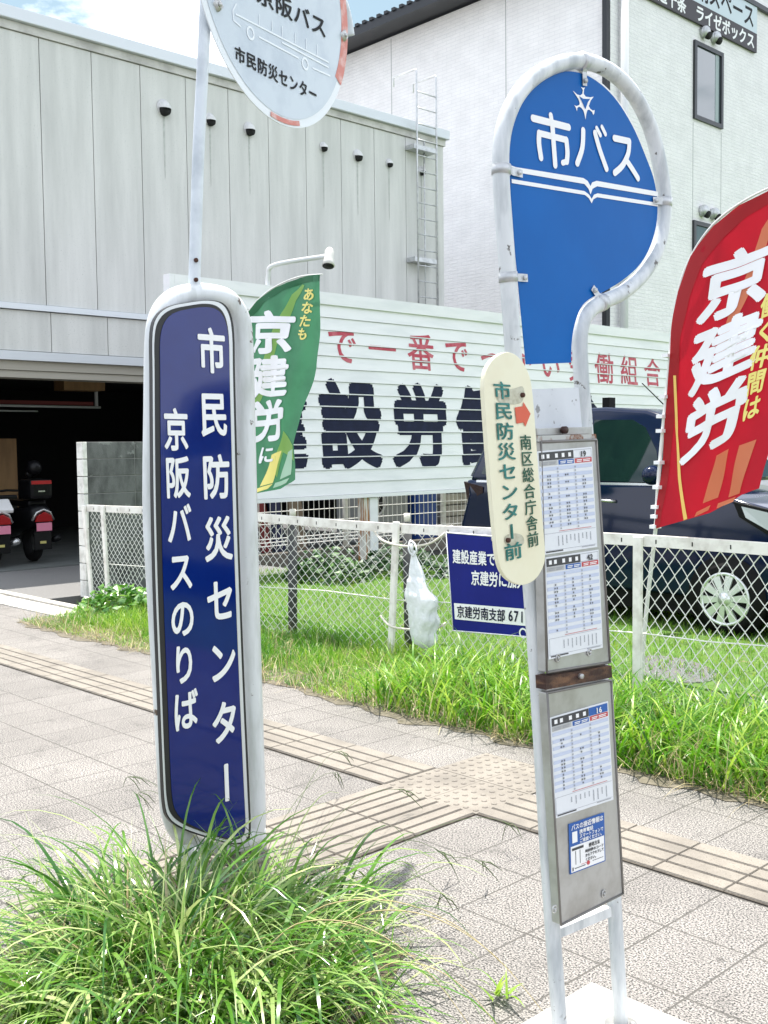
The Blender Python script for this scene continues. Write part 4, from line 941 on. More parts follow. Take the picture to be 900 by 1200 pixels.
# ================================================================== LEFT STOP SIGN (navy lightbox in a bent tube, pole and round plate above)
def navy_stop():
    XP = -3.4; pl = ('X', XP); PF = ('X', -3.332)
    b = on(260, 1005, pl); t = thing('bus_stop_sign', (XP, b.y, 0), 'deep blue bus stop sign with white vertical lettering in a white tube frame', 'bus stop sign')
    loop = [(181, 600), (182, 480), (183, 405), (188, 372), (202, 353), (224, 346), (246, 346), (267, 353), (280, 373), (284, 405), (286, 480), (289, 600), (292, 720), (296, 850), (299, 950), (297, 974), (285, 986), (262, 989), (238, 988), (216, 978), (204, 958), (199, 925), (192, 800), (186, 700)]
    m = MB(); m.tube(smooth(ons(loop, pl), 6), .043, 16, closed=True); m.build('tube_frame', SIGNTUBE, t)
    for a, c in (((219, 984), (223, 1060)), ((299, 955), (303, 1060))):
        p = on(*a, pl); q = on(*c, pl); q.z = -.02; q = p+(q-p)*((p.z+.02)/max(p.z-q.z, .01)) if False else q
        m = MB(); m.tube([p, q], .040, 16); m.build('leg', SIGNTUBE, t)
    blue = [(187, 440), (187, 398), (192, 378), (203, 367), (222, 362), (240, 360), (254, 363.5), (263, 376), (267, 400), (268, 440), (270, 520), (272.5, 620), (276, 720), (280, 820), (285, 930), (286.5, 962), (284, 977), (274, 982), (258, 980), (238, 973), (219, 964), (207, 953), (201.5, 936), (199, 900), (195, 800), (191, 700), (188.5, 600), (187.5, 520)]
    cx = lambda y: 228+(y-660)*.035
    def shift(l, r, u, d): return [(x+(-l if x < cx(y) else r)*min(1, abs(x-cx(y))/30), y+(-u if y < 420 else (d if y > 930 else 0))) for x, y in blue]
    m = MB(); m.prism(smooth(ons(shift(8.6, 7.5, 8.2, 7.5), PF), 4), (-.02, 0, 0)); bo = m.build('sign_box', BLACKRUB, t); e = Vector((.0025, 0, 0))
    m = MB(); m.prism([p+e*.5 for p in smooth(ons(shift(8.2, 4.8, 7.6, 5.5), PF), 4)], (-.001, 0, 0)); m.build('metal_trim', M('pale_metal_trim', (.62, .64, .65), .35, .2), bo)
    m = MB(); m.prism([p+e for p in smooth(ons(shift(6, .8, 4, 2), PF), 4)], (-.002, 0, 0)); m.build('gasket', BLACKRUB, t)
    m = MB(); m.prism([p+e*2 for p in smooth(ons(blue, PF), 4)], (-.002, 0, 0)); bp = m.build('blue_panel', NAVYPANEL, t)
    m = MB(); o = (.0075, 0, 0); c = lambda *q: ons(q, PF)
    lettering(m, '市民防災センター', c((228.5, 373), (262, 376), (282.5, 946), (249, 957)), True, (1, .74), .026, o); m.build('lettering', WHITE, bp); m = MB()
    lettering(m, '京阪バスのりば', c((189, 475.5), (219, 476.5), (232, 855), (202, 863)), True, (1, .92), .024, o)
    m.build('lettering', WHITE, bp)
    # pole
    p0 = on(243, 0, pl); n = Vector((.952, .307, 0)).normalized(); RP = (n, p0); RF = (n, p0+n*.034)
    path = ons([(227, 352), (229, 290), (232.5, 180), (237, 90), (241.5, 0)], pl)+ons([(246, -50), (258, -92), (285, -117), (320, -112), (356, -82), (382, -42), (398, -6), (405.5, 16), (410, 42)], RP)
    m = MB(); m.tube(smooth(path, 6, False), .0225, 14); po = m.build('pole', POLEM, t)
    m = MB()
    for y in (305, 328):
        q = on(229, y, ('X', XP+.022)); m.disc(q, (1, 0, 0), .008, .008, 10)
    m.build('bolt', RUSTDARK, po)
    # round plate: a circle fitted to the rim
    rim = ons([(250, 31.6), (270, 95), (301.7, 126.6), (348, 144), (386, 126.6), (404, 88.6)], RF)
    u = Vector((-n.y, n.x, 0)); A = np.array([[2*(p-p0).dot(u), 2*p.z, 1] for p in rim]); B = np.array([(p-p0).dot(u)**2+p.z**2 for p in rim])
    s = np.linalg.lstsq(A, B, rcond=None)[0]; R = math.sqrt(s[2]+s[0]**2+s[1]**2); C = p0+n*.034+u*float(s[0]); C.z = float(s[1])
    ring = lambda r, a0=0, a1=2*math.pi, k=64, o_=0.0: [C+n*o_+u*(r*math.cos(a0+(a1-a0)*i/k))+Vector((0, 0, r*math.sin(a0+(a1-a0)*i/k))) for i in range(k+1)]
    m = MB(); m.prism(ring(R, o_=-.004)[:-1], n*.004); dk = m.build('round_plate', M('white_rim_enamel', (.7, .73, .76), .3, chip=(.35, .16, .12), chip_scale=22, chip_at=.7), t)
    m = MB(); m.poly(ring(R*.94, o_=.0015)[:-1]); m.build('plate_face', SKYWHITE, dk)
    for a0, a1, r0, r1 in ((-.5, 1.2, .9, 1.0), (-1.7, -1.3, .95, .985)):
        m = MB(); k = 16; q = ring(R*r0, a0, a1, k, .0025); w_ = ring(R*r1, a0, a1, k, .0025)
        for i in range(k): m.poly([q[i], q[i+1], w_[i+1], w_[i]])
        m.build('faded_red_rim', SALMON, dk)
    m = MB(); f2 = lambda *q: [p+n*.003 for p in ons(q, RF)]
    for cx_, cy_ in ((293, 39), (357, 75)):
        cc = on(cx_, cy_, RF)+n*.003; m.stroke([cc+u*(.022*math.cos(a))+Vector((0, 0, .022*math.sin(a))) for a in [k*math.pi/10 for k in range(21)]], .0045, n)
    for l in ([(303, 43.5), (349, 68)], [(366, 80), (386, 89)], [(281, 31), (273, 24), (272, 13), (276, 5)], [(276, 17), (384, 73)], [(330, 50), (384, 79)]): m.stroke(f2(*l), .0035, n)
    for x in (303, 318, 330, 345, 358, 371): m.stroke(f2((x, 17+(x-276)*.52-2), (x, 17+(x-276)*.52-14)), .002, n)
    m.build('bus_pictogram', FAINTW, dk)
    m = MB(); o = n*.0035
    lettering(m, '京阪バス', ons([(298, -22), (382, 22), (382.5, 48), (299, 3)], RF), fill=(.98, 1), bold=.02, off=o); m.build('lettering', BLACKL, dk); m = MB()
    lettering(m, '市民防災センター', ons([(273.5, 52), (371, 103), (371.5, 123), (274, 71)], RF), fill=(.95, 1), bold=.022, off=o)
    m.build('lettering', BLACKL, dk)
    for x, y in ((254, 6), (402, 42)):
        q = on(x, y, RF); m = MB(); m.tube([q-n*.06, q+n*.012], .026, 4); m.tube([q+n*.012, q+n*.02], .009, 8); m.build('clamp', STEEL, dk)
navy_stop()

# ================================================================== RIGHT STOP SIGN (bright blue plate in a P shaped tube, timetables below)
def blue_stop():
    XP = -1.6; pl = ('X', XP); r = .0196
    foot = on(735, 1198, pl); t = thing('bus_stop_post', (XP, foot.y-.15, .04), 'tall tube bus stop with a bright blue head plate and framed timetables', 'bus stop sign')
    lo = on(655.5, 1199, pl); l2 = on(647, 1080, pl); d = (lo-l2); base_l = lo+d*((lo.z-.04)/(-d.z)) if d.z < 0 else lo
    path = [base_l]+ons([(655, 1190), (647, 1080), (638.5, 945), (630, 800), (621.5, 680), (614, 590), (602, 420), (595, 320), (587.5, 215), (588, 165), (597, 130), (612, 104), (632, 86), (655, 75), (680, 71.5), (705, 78), (728, 94), (747, 118), (762, 150), (771.5, 185), (778, 225), (777, 262), (768.5, 296), (752, 323), (729, 343), (706, 354), (690, 365), (682, 380), (679.5, 402), (681, 440), (684, 478), (687, 520), (700, 720), (712, 930), (720, 1060), (728, 1195)], pl)
    path[-1].z = .04 if abs(path[-1].z-.04) < .08 else path[-1].z
    m = MB(); P = smooth(path, 5, False); m.tube(P, r, 16); tb = m.build('tube_frame', SIGNTUBE2, t)
    for p in (path[0], path[-1]):
        m = MB(); m.disc((p.x, p.y, .04), (0, 0, 1), .045, .008, 20); m.disc((p.x+.03, p.y+.01, .048), (0, 0, 1), .009, .012, 6); m.build('foot_flange', STEEL, t)
    blue = [(597.5, 200), (597.5, 175), (600, 152), (609, 123), (627, 100), (647, 87.5), (668, 83.5), (693, 91), (719, 113), (741, 147), (757, 184), (767, 213), (770.5, 243), (768, 269), (760, 293), (748, 312), (730, 328), (709, 341), (690, 351), (680, 362), (673, 382), (670, 402), (669.5, 425)]
    blue = [p for p in blue]; top = smooth(ons(blue, pl), 5, False); full = top+ons([(617, 427), (605, 300)], pl)
    m = MB(); m.prism([p+Vector((.0, 0, 0)) for p in full], (-.003, 0, 0)); bp = m.build('blue_plate', BUSBLUE, t)
    big = smooth(ons([(x-1.6*(x < 690), y-2.2*(y < 150)) for x, y in blue], ('X', XP-.0035)), 5, False)
    m = MB(); m.prism(big[:60]+ons([(700, 200)], ('X', XP-.0035)), (-.003, 0, 0)); m.build('white_edge', WHITE, bp)
    # lettering with round brush ends
    Z = lambda *q: [p+Vector((.0015, 0, 0)) for p in ons([(560+x/3.75, 40+y/3.75) for x, y in q], pl)]
    m = MB(); N_ = (1, 0, 0); R = .0084
    S_ = lambda rr, *q: m.stroke(smooth(Z(*q), 4, False), rr, N_)
    S_(R, (240, 370), (397, 410)); S_(R*.9, (318, 358), (324, 395)); S_(R, (267, 436), (266, 480), (275, 543)); S_(R*.9, (267, 436), (384, 465)); S_(R, (386, 466), (391, 520), (388, 560)); S_(R*.8, (388, 560), (370, 566)); S_(R, (324, 395), (330, 480), (337, 576))
    S_(R, (460, 424), (456, 500), (434, 568)); S_(R, (512, 436), (533, 510), (562, 592)); S_(R*.72, (519, 414), (535, 444)); S_(R*.72, (542, 409), (557, 440))
    S_(R, (597, 458), (662, 472)); S_(R, (662, 472), (657, 525), (632, 578), (598, 610)); S_(R, (650, 556), (676, 595), (700, 634))
    W = lambda *q: m.poly(Z(*q))
    W((138, 575), (165, 585), (462, 633), (480, 645), (493, 668), (493, 705), (484, 680), (466, 659), (140, 603))
    W((493, 668), (500, 652), (520, 645), (790, 693), (790, 714), (522, 669), (502, 680), (493, 705))
    W((146, 637), (466, 690), (486, 705), (498, 724), (498, 744), (486, 722), (468, 707), (147, 655))
    W((498, 724), (508, 706), (524, 700), (790, 742), (790, 758), (522, 717), (506, 726), (498, 744))
    E_ = lambda *q: [p+Vector((.0015, 0, 0)) for p in ons([(640+x/11.25, 80+y/11.25) for x, y in q], pl)]
    out_ = E_((455, 250), (480, 260), (505, 255), (492, 285), (490, 340), (515, 375), (570, 385), (620, 376), (580, 430), (556, 500), (575, 535), (610, 560), (632, 552), (630, 590), (615, 620), (600, 580), (560, 546), (537, 555), (522, 610), (513, 680), (500, 610), (485, 560), (455, 520), (425, 508), (405, 525), (400, 570), (385, 520), (363, 488), (395, 500), (430, 485), (437, 460), (420, 410), (343, 293), (400, 345), (440, 360), (470, 340), (478, 290))
    m.poly(out_); m.build('lettering', WHITE, bp)
    m = MB(); m.poly([p+Vector((.001, 0, 0)) for p in E_((425, 372), (480, 405), (545, 408), (572, 403), (540, 450), (507, 545), (465, 450))]); m.build('emblem_centre', BUSBLUE, bp)
    # clamps: a band round the tube and a tab bolted on the plate
    for c, dirp, tabe in (((587.5, 199), (588, 165), (611, 204)), ((595.5, 325), (602, 420), (617, 326)), ((778, 237), (777, 262), (764, 235)), ((682, 72), (705, 78), (684, 101)), ((704, 355), (729, 343), (693, 337))):
        a = on(*c, pl); d_ = (on(*dirp, pl)-a).normalized(); e = on(*tabe, pl)
        m = MB(); m.tube([a-d_*.011, a+d_*.011], r*1.14, 16); q = Vector((r*1.05, 0, 0)); v = (e-a); s_ = Vector((0, -v.z, v.y)).normalized()*.009
        m.add([a+q+s_, a+q-s_, a+v*.45-s_+Vector((.006, 0, 0)), a+v*.45+s_+Vector((.006, 0, 0)), e-s_+Vector((.004, 0, 0)), e+s_+Vector((.004, 0, 0))], [(0, 1, 2, 3), (3, 2, 4, 5)])
        m.disc(a+v*.8+Vector((.004, 0, 0)), (1, 0, 0), .006, .006, 8); m.build('clamp', ZINC, t)
    # plates and rails between the posts
    X1 = ('X', -1.57)
    m = MB(); m.prism(ons([(621, 456), (678, 454), (682, 501), (628, 503)], ('X', XP+.01)), (-.004, 0, 0)); m.build('lower_plate', FLAKE, t)
    m = MB(); m.prism(ons([(629, 502), (694, 500), (694.5, 508.5), (630, 510)], X1), (-.03, 0, 0)); m.build('rail', STEEL, t, bevel=.001)
    XB = ('X', -1.55)
    m = MB(); m.prism(ons([(630, 510.5), (698.5, 508.5), (699, 515), (630.5, 517.5)], XB), (-.028, 0, 0)); m.build('rail', M('rust_spotted_steel', (.45, .45, .44), .5, .3, col2=(.2, .08, .04), scale=16, lo=.5, hi=.58), t)
    hb = on(659, 504, ('X', -1.567)); m = MB(); m.disc(hb, (1, 0, 0), .009, .012, 8); m.build('bolt', RUST, t)
    def board(px, name):
        c = ons(px, XB); m = MB(); m.prism(c, (-.026, 0, 0)); bo = m.build(name, STEEL, t, bevel=.002)
        f = MB()
        for i in range(4): f.tube([c[i]+Vector((.001, 0, 0)), c[(i+1) % 4]+Vector((.001, 0, 0))], .0035, 4)
        f.build('board_edge', M('dark_steel_edge', (.2, .19, .18), .5, .5), bo); return bo
    b1 = board([(633.5, 518), (698.5, 515.5), (714.5, 776), (640.5, 788)], 'timetable_board')
    b2 = board([(641, 812), (716, 797), (730, 1047), (657, 1084)], 'timetable_board')
    m = MB(); m.prism(ons([(639.3, 793), (716.6, 780), (717.5, 794), (640, 808.5)], ('X', -1.545)), (-.03, 0, 0)); m.build('rail', RUST, t)
    hb = on(679, 792, ('X', -1.545)); m = MB(); m.disc(hb, (1, 0, 0), .006, .01, 8); m.build('bolt', STEEL, t)
    m = MB(); m.prism(ons([(655, 1089), (716, 1063), (717, 1074), (655, 1100)], ('X', XP+.012)), (-.02, 0, 0)); m.build('cross_bar', SIGNTUBE2, t)
    for x, y, par in ((649, 1065, b2), (707, 1047, b2), (653, 771, b1), (690, 764, b1)):
        q = on(x, y, ('X', -1.549)); m = MB(); m.tube([q+Vector((.002, .0075*math.cos(a), .0085*math.sin(a))) for a in [k*math.pi/8 for k in range(16)]], .002, 6, closed=True); m.disc(q, (1, 0, 0), .0035, .006, 8); m.build('screw', STEEL, par)
    # timetables
    def sheet(px, num, blue_num, par):
        c = ons(px, ('X', -1.5475)); m = MB(); m.prism(c, (-.001, 0, 0)); so_ = m.build('timetable_sheet', PAPER, par)
        mats = [INK, INKL, PALEB, PBLUE, PRED, PGREY, WHITE]; m = MB()
        def B(s, q, o_): return (c[0]*(1-s)*(1-q)+c[1]*s*(1-q)+c[2]*s*q+c[3]*(1-s)*q)+Vector((o_, 0, 0))
        def rect(s0, q0, s1, q1, k, o_=.0008): m.mat(k).poly([B(s0, q0, o_), B(s1, q0, o_), B(s1, q1, o_), B(s0, q1, o_)])
        rect(.02, .015, .64, .095, 0); rect(.02, .1, .34, .145, 5); rect(.36, .1, .64, .145, 3); rect(.66, .1, .98, .145, 4)
        if blue_num: rect(.645, .015, .98, .095, 3)
        else:
            for a in ((.645, .015, .98, .019), (.645, .091, .98, .095), (.975, .015, .98, .095)): rect(*a, 1)
        for s in (.06, .15, .3, .42, .54): rect(s, .035, s+.05, .075, 6, .0014)
        for s, wd in ((.05, .12), (.39, .1), (.69, .1), (.19, .12), (.51, .11), (.81, .14)): rect(s, .112, s+wd, .12, 6 if s > .36 else 1, .0014); rect(s, .127, s+wd*.9, .135, 6 if s > .36 else 1, .0014)
        n_ = 18
        for i in range(n_):
            q = .16+i*.0345
            if i % 2 == 0: rect(.02, q, .98, q+.0345, 2)
            for s in (.335, .655): rect(s-.012, q+.01, s-.002, q+.026, 1, .0014); rect(s+.003, q+.01, s+.012, q+.026, 1, .0014)
            for s in (.18, .5, .82):
                k = random.choice((0, 1, 1, 2, 2)) if 1 < i < n_-1 else 0
                for j in range(k):
                    for dgt in (0, .013): rect(s-.028+j*.04-(k-1)*.012+dgt, q+.009, s-.019+j*.04-(k-1)*.012+dgt, q+.026, 0, .0014)
        for q in (.8, .965): rect(.02, q, .98, q+.003, 1)
        rect(.02, .8, .024, .965, 1); rect(.3, .785, .9, .79, 4)
        for i in range(9):
            s = .27+i*.075
            for j in range(random.randint(4, 8)): rect(s, .835+j*.014, s+.018, .845+j*.014, 1)
        rect(.04, .972, .35, .985, 0); rect(.7, .972, .95, .979, 1)
        m.build('printing', mats, so_)
        m = MB(); lettering(m, num, [B(.755, .018, .0018), B(.87, .018, .0018), B(.87, .096, .0018), B(.755, .096, .0018)], fill=(1.75, .95), bold=.03, dn=(1, 0, 0)); m.build('lettering', WHITE if blue_num else INK, so_)
    sheet([(629.5, 529), (693.5, 523.5), (700, 641), (637, 650.5)], '19', False, b1)
    sheet([(638.5, 653.5), (701.5, 644), (706.5, 759), (643, 773)], '42', False, b1)
    sheet([(644.5, 841), (712.5, 821.5), (719, 937), (650.5, 959.5)], '16', True, b2)
    c = ons([(666.4, 966), (708, 952), (709.5, 1009), (668, 1025)], ('X', -1.5475)); m = MB(); m.prism(c, (-.001, 0, 0)); st = m.build('notice_sticker', PBLUE, b2)
    B = lambda s, q, o_=.0008: (c[0]*(1-s)*(1-q)+c[1]*s*(1-q)+c[2]*s*q+c[3]*(1-s)*q)+Vector((o_, 0, 0))
    Q = lambda a, b_, d_, e, o_=.0008: [B(a, b_, o_), B(d_, b_, o_), B(d_, e, o_), B(a, e, o_)]
    m = MB(); m.mat(0).poly(Q(.03, .46, .97, .975)); m.mat(0).poly(Q(.08, .18, .22, .4)); m.mat(1).poly(Q(.06, .5, .38, .55, .0014)); m.poly(Q(.15, .57, .165, .84, .0014)); m.poly(Q(.27, .57, .285, .84, .0014)); m.poly(Q(.06, .88, .09, .95, .0014)); m.poly(Q(.12, .905, .42, .92, .0014)); m.poly(Q(.62, .88, .93, .89, .0014))
    m.mat(2).poly([B(.5+.045*math.cos(a), .89+.045*math.sin(a), .0016) for a in [k*math.pi/8 for k in range(16)]]); m.poly(Q(.3, .87, .46, .878, .0014))
    m.build('printing', [WHITE, INK, PRED], st)
    m = MB()
    lettering(m, 'バスの接近情報は', Q(.05, .03, .95, .15, .0015), bold=.025, dn=(1, 0, 0), dstep=.00005); lettering(m, '携帯電話', Q(.27, .17, .66, .26, .0015), bold=.025, dn=(1, 0, 0), dstep=.00005); lettering(m, 'スマートフォンで', Q(.27, .265, .95, .35, .0015), bold=.025, dn=(1, 0, 0), dstep=.00005); lettering(m, 'ご確認ください。', Q(.27, .355, .95, .44, .0015), bold=.025, dn=(1, 0, 0), dstep=.00005); m.build('lettering', WHITE, st)
    m = MB(); lettering(m, '使用方法', Q(.52, .5, .84, .59, .0015), bold=.025, dn=(1, 0, 0), dstep=.00005); lettering(m, '時刻表のコード', Q(.42, .61, .95, .68, .0015), bold=.025, dn=(1, 0, 0), dstep=.00005); lettering(m, 'からアクセスして', Q(.42, .695, .95, .765, .0015), bold=.025, dn=(1, 0, 0), dstep=.00005); lettering(m, 'ください。', Q(.42, .78, .76, .85, .0015), bold=.025, dn=(1, 0, 0), dstep=.00005); m.build('lettering', INK, st)
    # cream direction board
    XC = ('X', -1.525)
    cap = [(567.3, 450), (570, 434), (577, 422), (586, 415), (596, 412.5), (606, 417), (615, 428), (622, 446), (626, 480), (631, 550), (637, 620), (639, 652), (635, 668), (626, 680), (613, 685.5), (600, 682), (590, 672), (584, 655), (580, 620), (573, 540), (568, 470)]
    m = MB(); m.prism(smooth(ons(cap, XC), 5), (-.012, 0, 0)); cb = m.build('direction_board', CREAM, t, bevel=.002)
    m = MB(); o = (.002, 0, 0); k = lambda *q: ons(q, XC)
    lettering(m, '市民防災センター前', k((576, 445), (597.5, 446.5), (612.5, 655), (590.5, 660)), True, (1, .9), .018, o); m.build('lettering', TEALL, cb)
    m = MB(); lettering(m, '南区総合庁舎前', k((607.5, 509), (621.5, 509), (631.5, 639.5), (617.5, 643)), True, (1, .98), .01, o); m.build('lettering', GREENL, cb)
    m = MB(); m.poly([p+Vector((.002, 0, 0)) for p in k((602.5, 477.5), (612, 476), (612.5, 471), (621, 485), (615, 500), (612.5, 495), (604.5, 496.5))]); m.build('arrow', ARROWR, cb)
    for (sx_, sy_), st_ in (((611, 463), [(581, 463), (590, 458), (603, 455), (612, 453), (614, 462), (610, 472), (598, 474), (586, 472)]), ((594, 633), [(592, 628), (600, 625), (611, 627), (614, 636), (606, 641), (596, 640), (591, 635)])):
        m = MB(); m.poly(smooth([p+Vector((.001, 0, 0)) for p in k(*st_)], 3)); m.build('stain', GREASE, cb)
        q = on(sx_, sy_, XC); m = MB(); m.disc(q, (1, 0, 0), .0055, .007, 10); m.build('screw', RUSTDARK, cb)
    for y in (463, 633):
        q = on(604 if y < 500 else 606, y, ('X', -1.537)); m = MB(); m.tube([q, q-Vector((.07, 0, 0))], .008, 8); m.build('bracket', STEEL, t)
    c = on(693, 1150, ('Z', .04)); m = MB(); m.box((c.x, c.y-.75, -.02), (c.x+.6, c.y, .04)); p = m.build('concrete_base', M('white_concrete', (.62, .61, .58), .8, col2=(.52, .51, .48), scale=6, chip=(.2, .2, .19), chip_scale=40, chip_at=.72, bump=.15), base=(c.x, c.y, 0), bevel=.008)
    tag(p, 'pale concrete base slab under the tall timetable stop', 'base slab')
blue_stop()

# ================================================================== PLANTS
G_TALL = grass_mat('tall_grass_blade', (.024, .10, .012), (.105, .25, .02), (.46, .54, .22), .25, .22)  # pale end paints in blade highlights, dark end the shade of the gaps
G_DEAD = grass_mat('dead_straw_blade', (.2, .15, .06), (.38, .31, .15), (.52, .46, .28), .2, .6)
G_VERGE = grass_mat('verge_grass_blade', (.035, .14, .008), (.125, .33, .012), (.38, .53, .07), .42, .36)
G_LOT = grass_mat('lot_grass_blade', (.055, .2, .01), (.13, .33, .014), (.3, .38, .045), .36, .5)
LEAF = grass_mat('ivy_leaf', (.02, .09, .012), (.06, .2, .02), (.2, .38, .04), .25, .35)
LEAFD = grass_mat('dark_shrub_leaf', (.008, .035, .008), (.018, .07, .014), (.08, .19, .03), .2, .5)
STALK = M('straw_stalk', (.4, .33, .16), .6)
STALKG = M('green_stalk', (.06, .1, .025), .6)

def clump():
    c = np.array([-2.64, 1.68]); ax = np.array([.72, -.69]); ay = np.array([.69, .72])
    t = thing('tall_grass_clump', (c[0], c[1], 0), 'big wild clump of long arching grass round the foot of the deep blue stop sign', 'grass clump')
    def tuft(nm, n, rx, ry, h0, h1, w0, w1, b0, b1, t0, t1, seg, hue, sp, pull, gm=None):
        th = RNG.uniform(0, 2*math.pi, n); r = np.sqrt(RNG.random(n))
        k = RNG.integers(0, 26, n); cen = np.stack([RNG.uniform(-.8, .8, 26), RNG.uniform(-.8, .8, 26)], 1)
        ox = np.where(RNG.random(n) < .6, cen[k, 0]*.8+RNG.normal(0, .12, n), r*np.cos(th)); oy = np.where(RNG.random(n) < .6, cen[k, 1]*.8+RNG.normal(0, .12, n), r*np.sin(th))
        rr = np.hypot(ox, oy); P = c+(ox*rx)[:, None]*ax+(oy*ry)[:, None]*ay
        d = (P-c)*1.3+pull*np.array([.2, -.1])[None, :]; az = np.arctan2(d[:, 1], d[:, 0])+RNG.normal(0, sp, n)
        ribbons(nm, gm or G_TALL, np.concatenate([P, np.zeros((n, 1))], 1), RNG.uniform(h0, h1, n)*(1-.18*np.clip(rr, 0, 1.2))*(.72+.4*RNG.random(26))[k], az, RNG.uniform(t0, t1, n)+.22*rr, RNG.uniform(b0, b1, n), RNG.uniform(w0, w1, n), seg, t, (c[0], c[1], 0), RNG.normal(0, .6, n), np.clip(RNG.normal(hue, .3, n), 0, 1))
    tuft('broad_blades', 900, .64, .54, .42, .88, .009, .022, 1.5, 3.0, .02, .5, 10, .5, .8, 1.5)
    tuft('narrow_blades', 1250, .76, .62, .22, .58, .004, .010, .6, 2.3, .05, .7, 7, .62, 1.2, .3)
    tuft('short_blades', 700, .86, .72, .08, .26, .004, .009, .4, 1.8, .1, .8, 5, .7, 1.7, .1)
    tuft('dead_blades', 420, .78, .64, .2, .6, .003, .011, .8, 3.0, .2, 1.2, 8, .5, 1.6, .3, G_DEAD)
    # seed stalks arching to the right
    sm = MB(); sg = MB()
    def stalk(p, q, up, mb, rad, spikes=0):
        p = Vector(p); q = Vector(q); mid = (p+q)/2+Vector((0, 0, up)); P = smooth([p, p*.6+mid*.4+Vector((0, 0, up*.35)), mid, mid*.45+q*.55+Vector((0, 0, up*.25)), q], 5, False)
        mb.tube(P, [rad*(1-.6*i/len(P)) for i in range(len(P))], 4)
        for k in range(spikes):
            e = P[-1]+Vector((RNG.uniform(-.05, .09), RNG.uniform(-.03, .09), -RNG.uniform(.03, .1))); s0 = P[-1-(k % 3)]
            mb.tube([s0, (s0+e)/2+Vector((0, 0, .012)), e], [.0012, .0022, .0008], 4)
    gz = lambda x, y, z: on(x, y, ('Z', z))
    for a, b_, u in (((380, 1110), (640, 1190), .18), ((300, 1130), (560, 1215), .2), ((330, 1100), (600, 1140), .16), ((430, 1150), (585, 1205), .1)):
        stalk(gz(*a, .15), gz(*b_, .12), u, sm, .0022)
    for a, b_, u in (((330, 1040), (470, 925), .1), ((300, 1030), (395, 905), .1), ((360, 1060), (520, 1000), .12), ((400, 1090), (520, 1050), .12), ((400, 1060), (600, 965), .12), ((250, 1020), (150, 910), .1), ((420, 1100), (565, 1010), .1), ((240, 1010), (160, 930), .1), ((330, 1000), (400, 880), .1)):
        stalk(gz(*a, .1), gz(*b_, .12), u, sg, .0016, 4)
    sm.build('straw_stalks', STALK, t); sg.build('seed_stalks', STALKG, t)
clump()

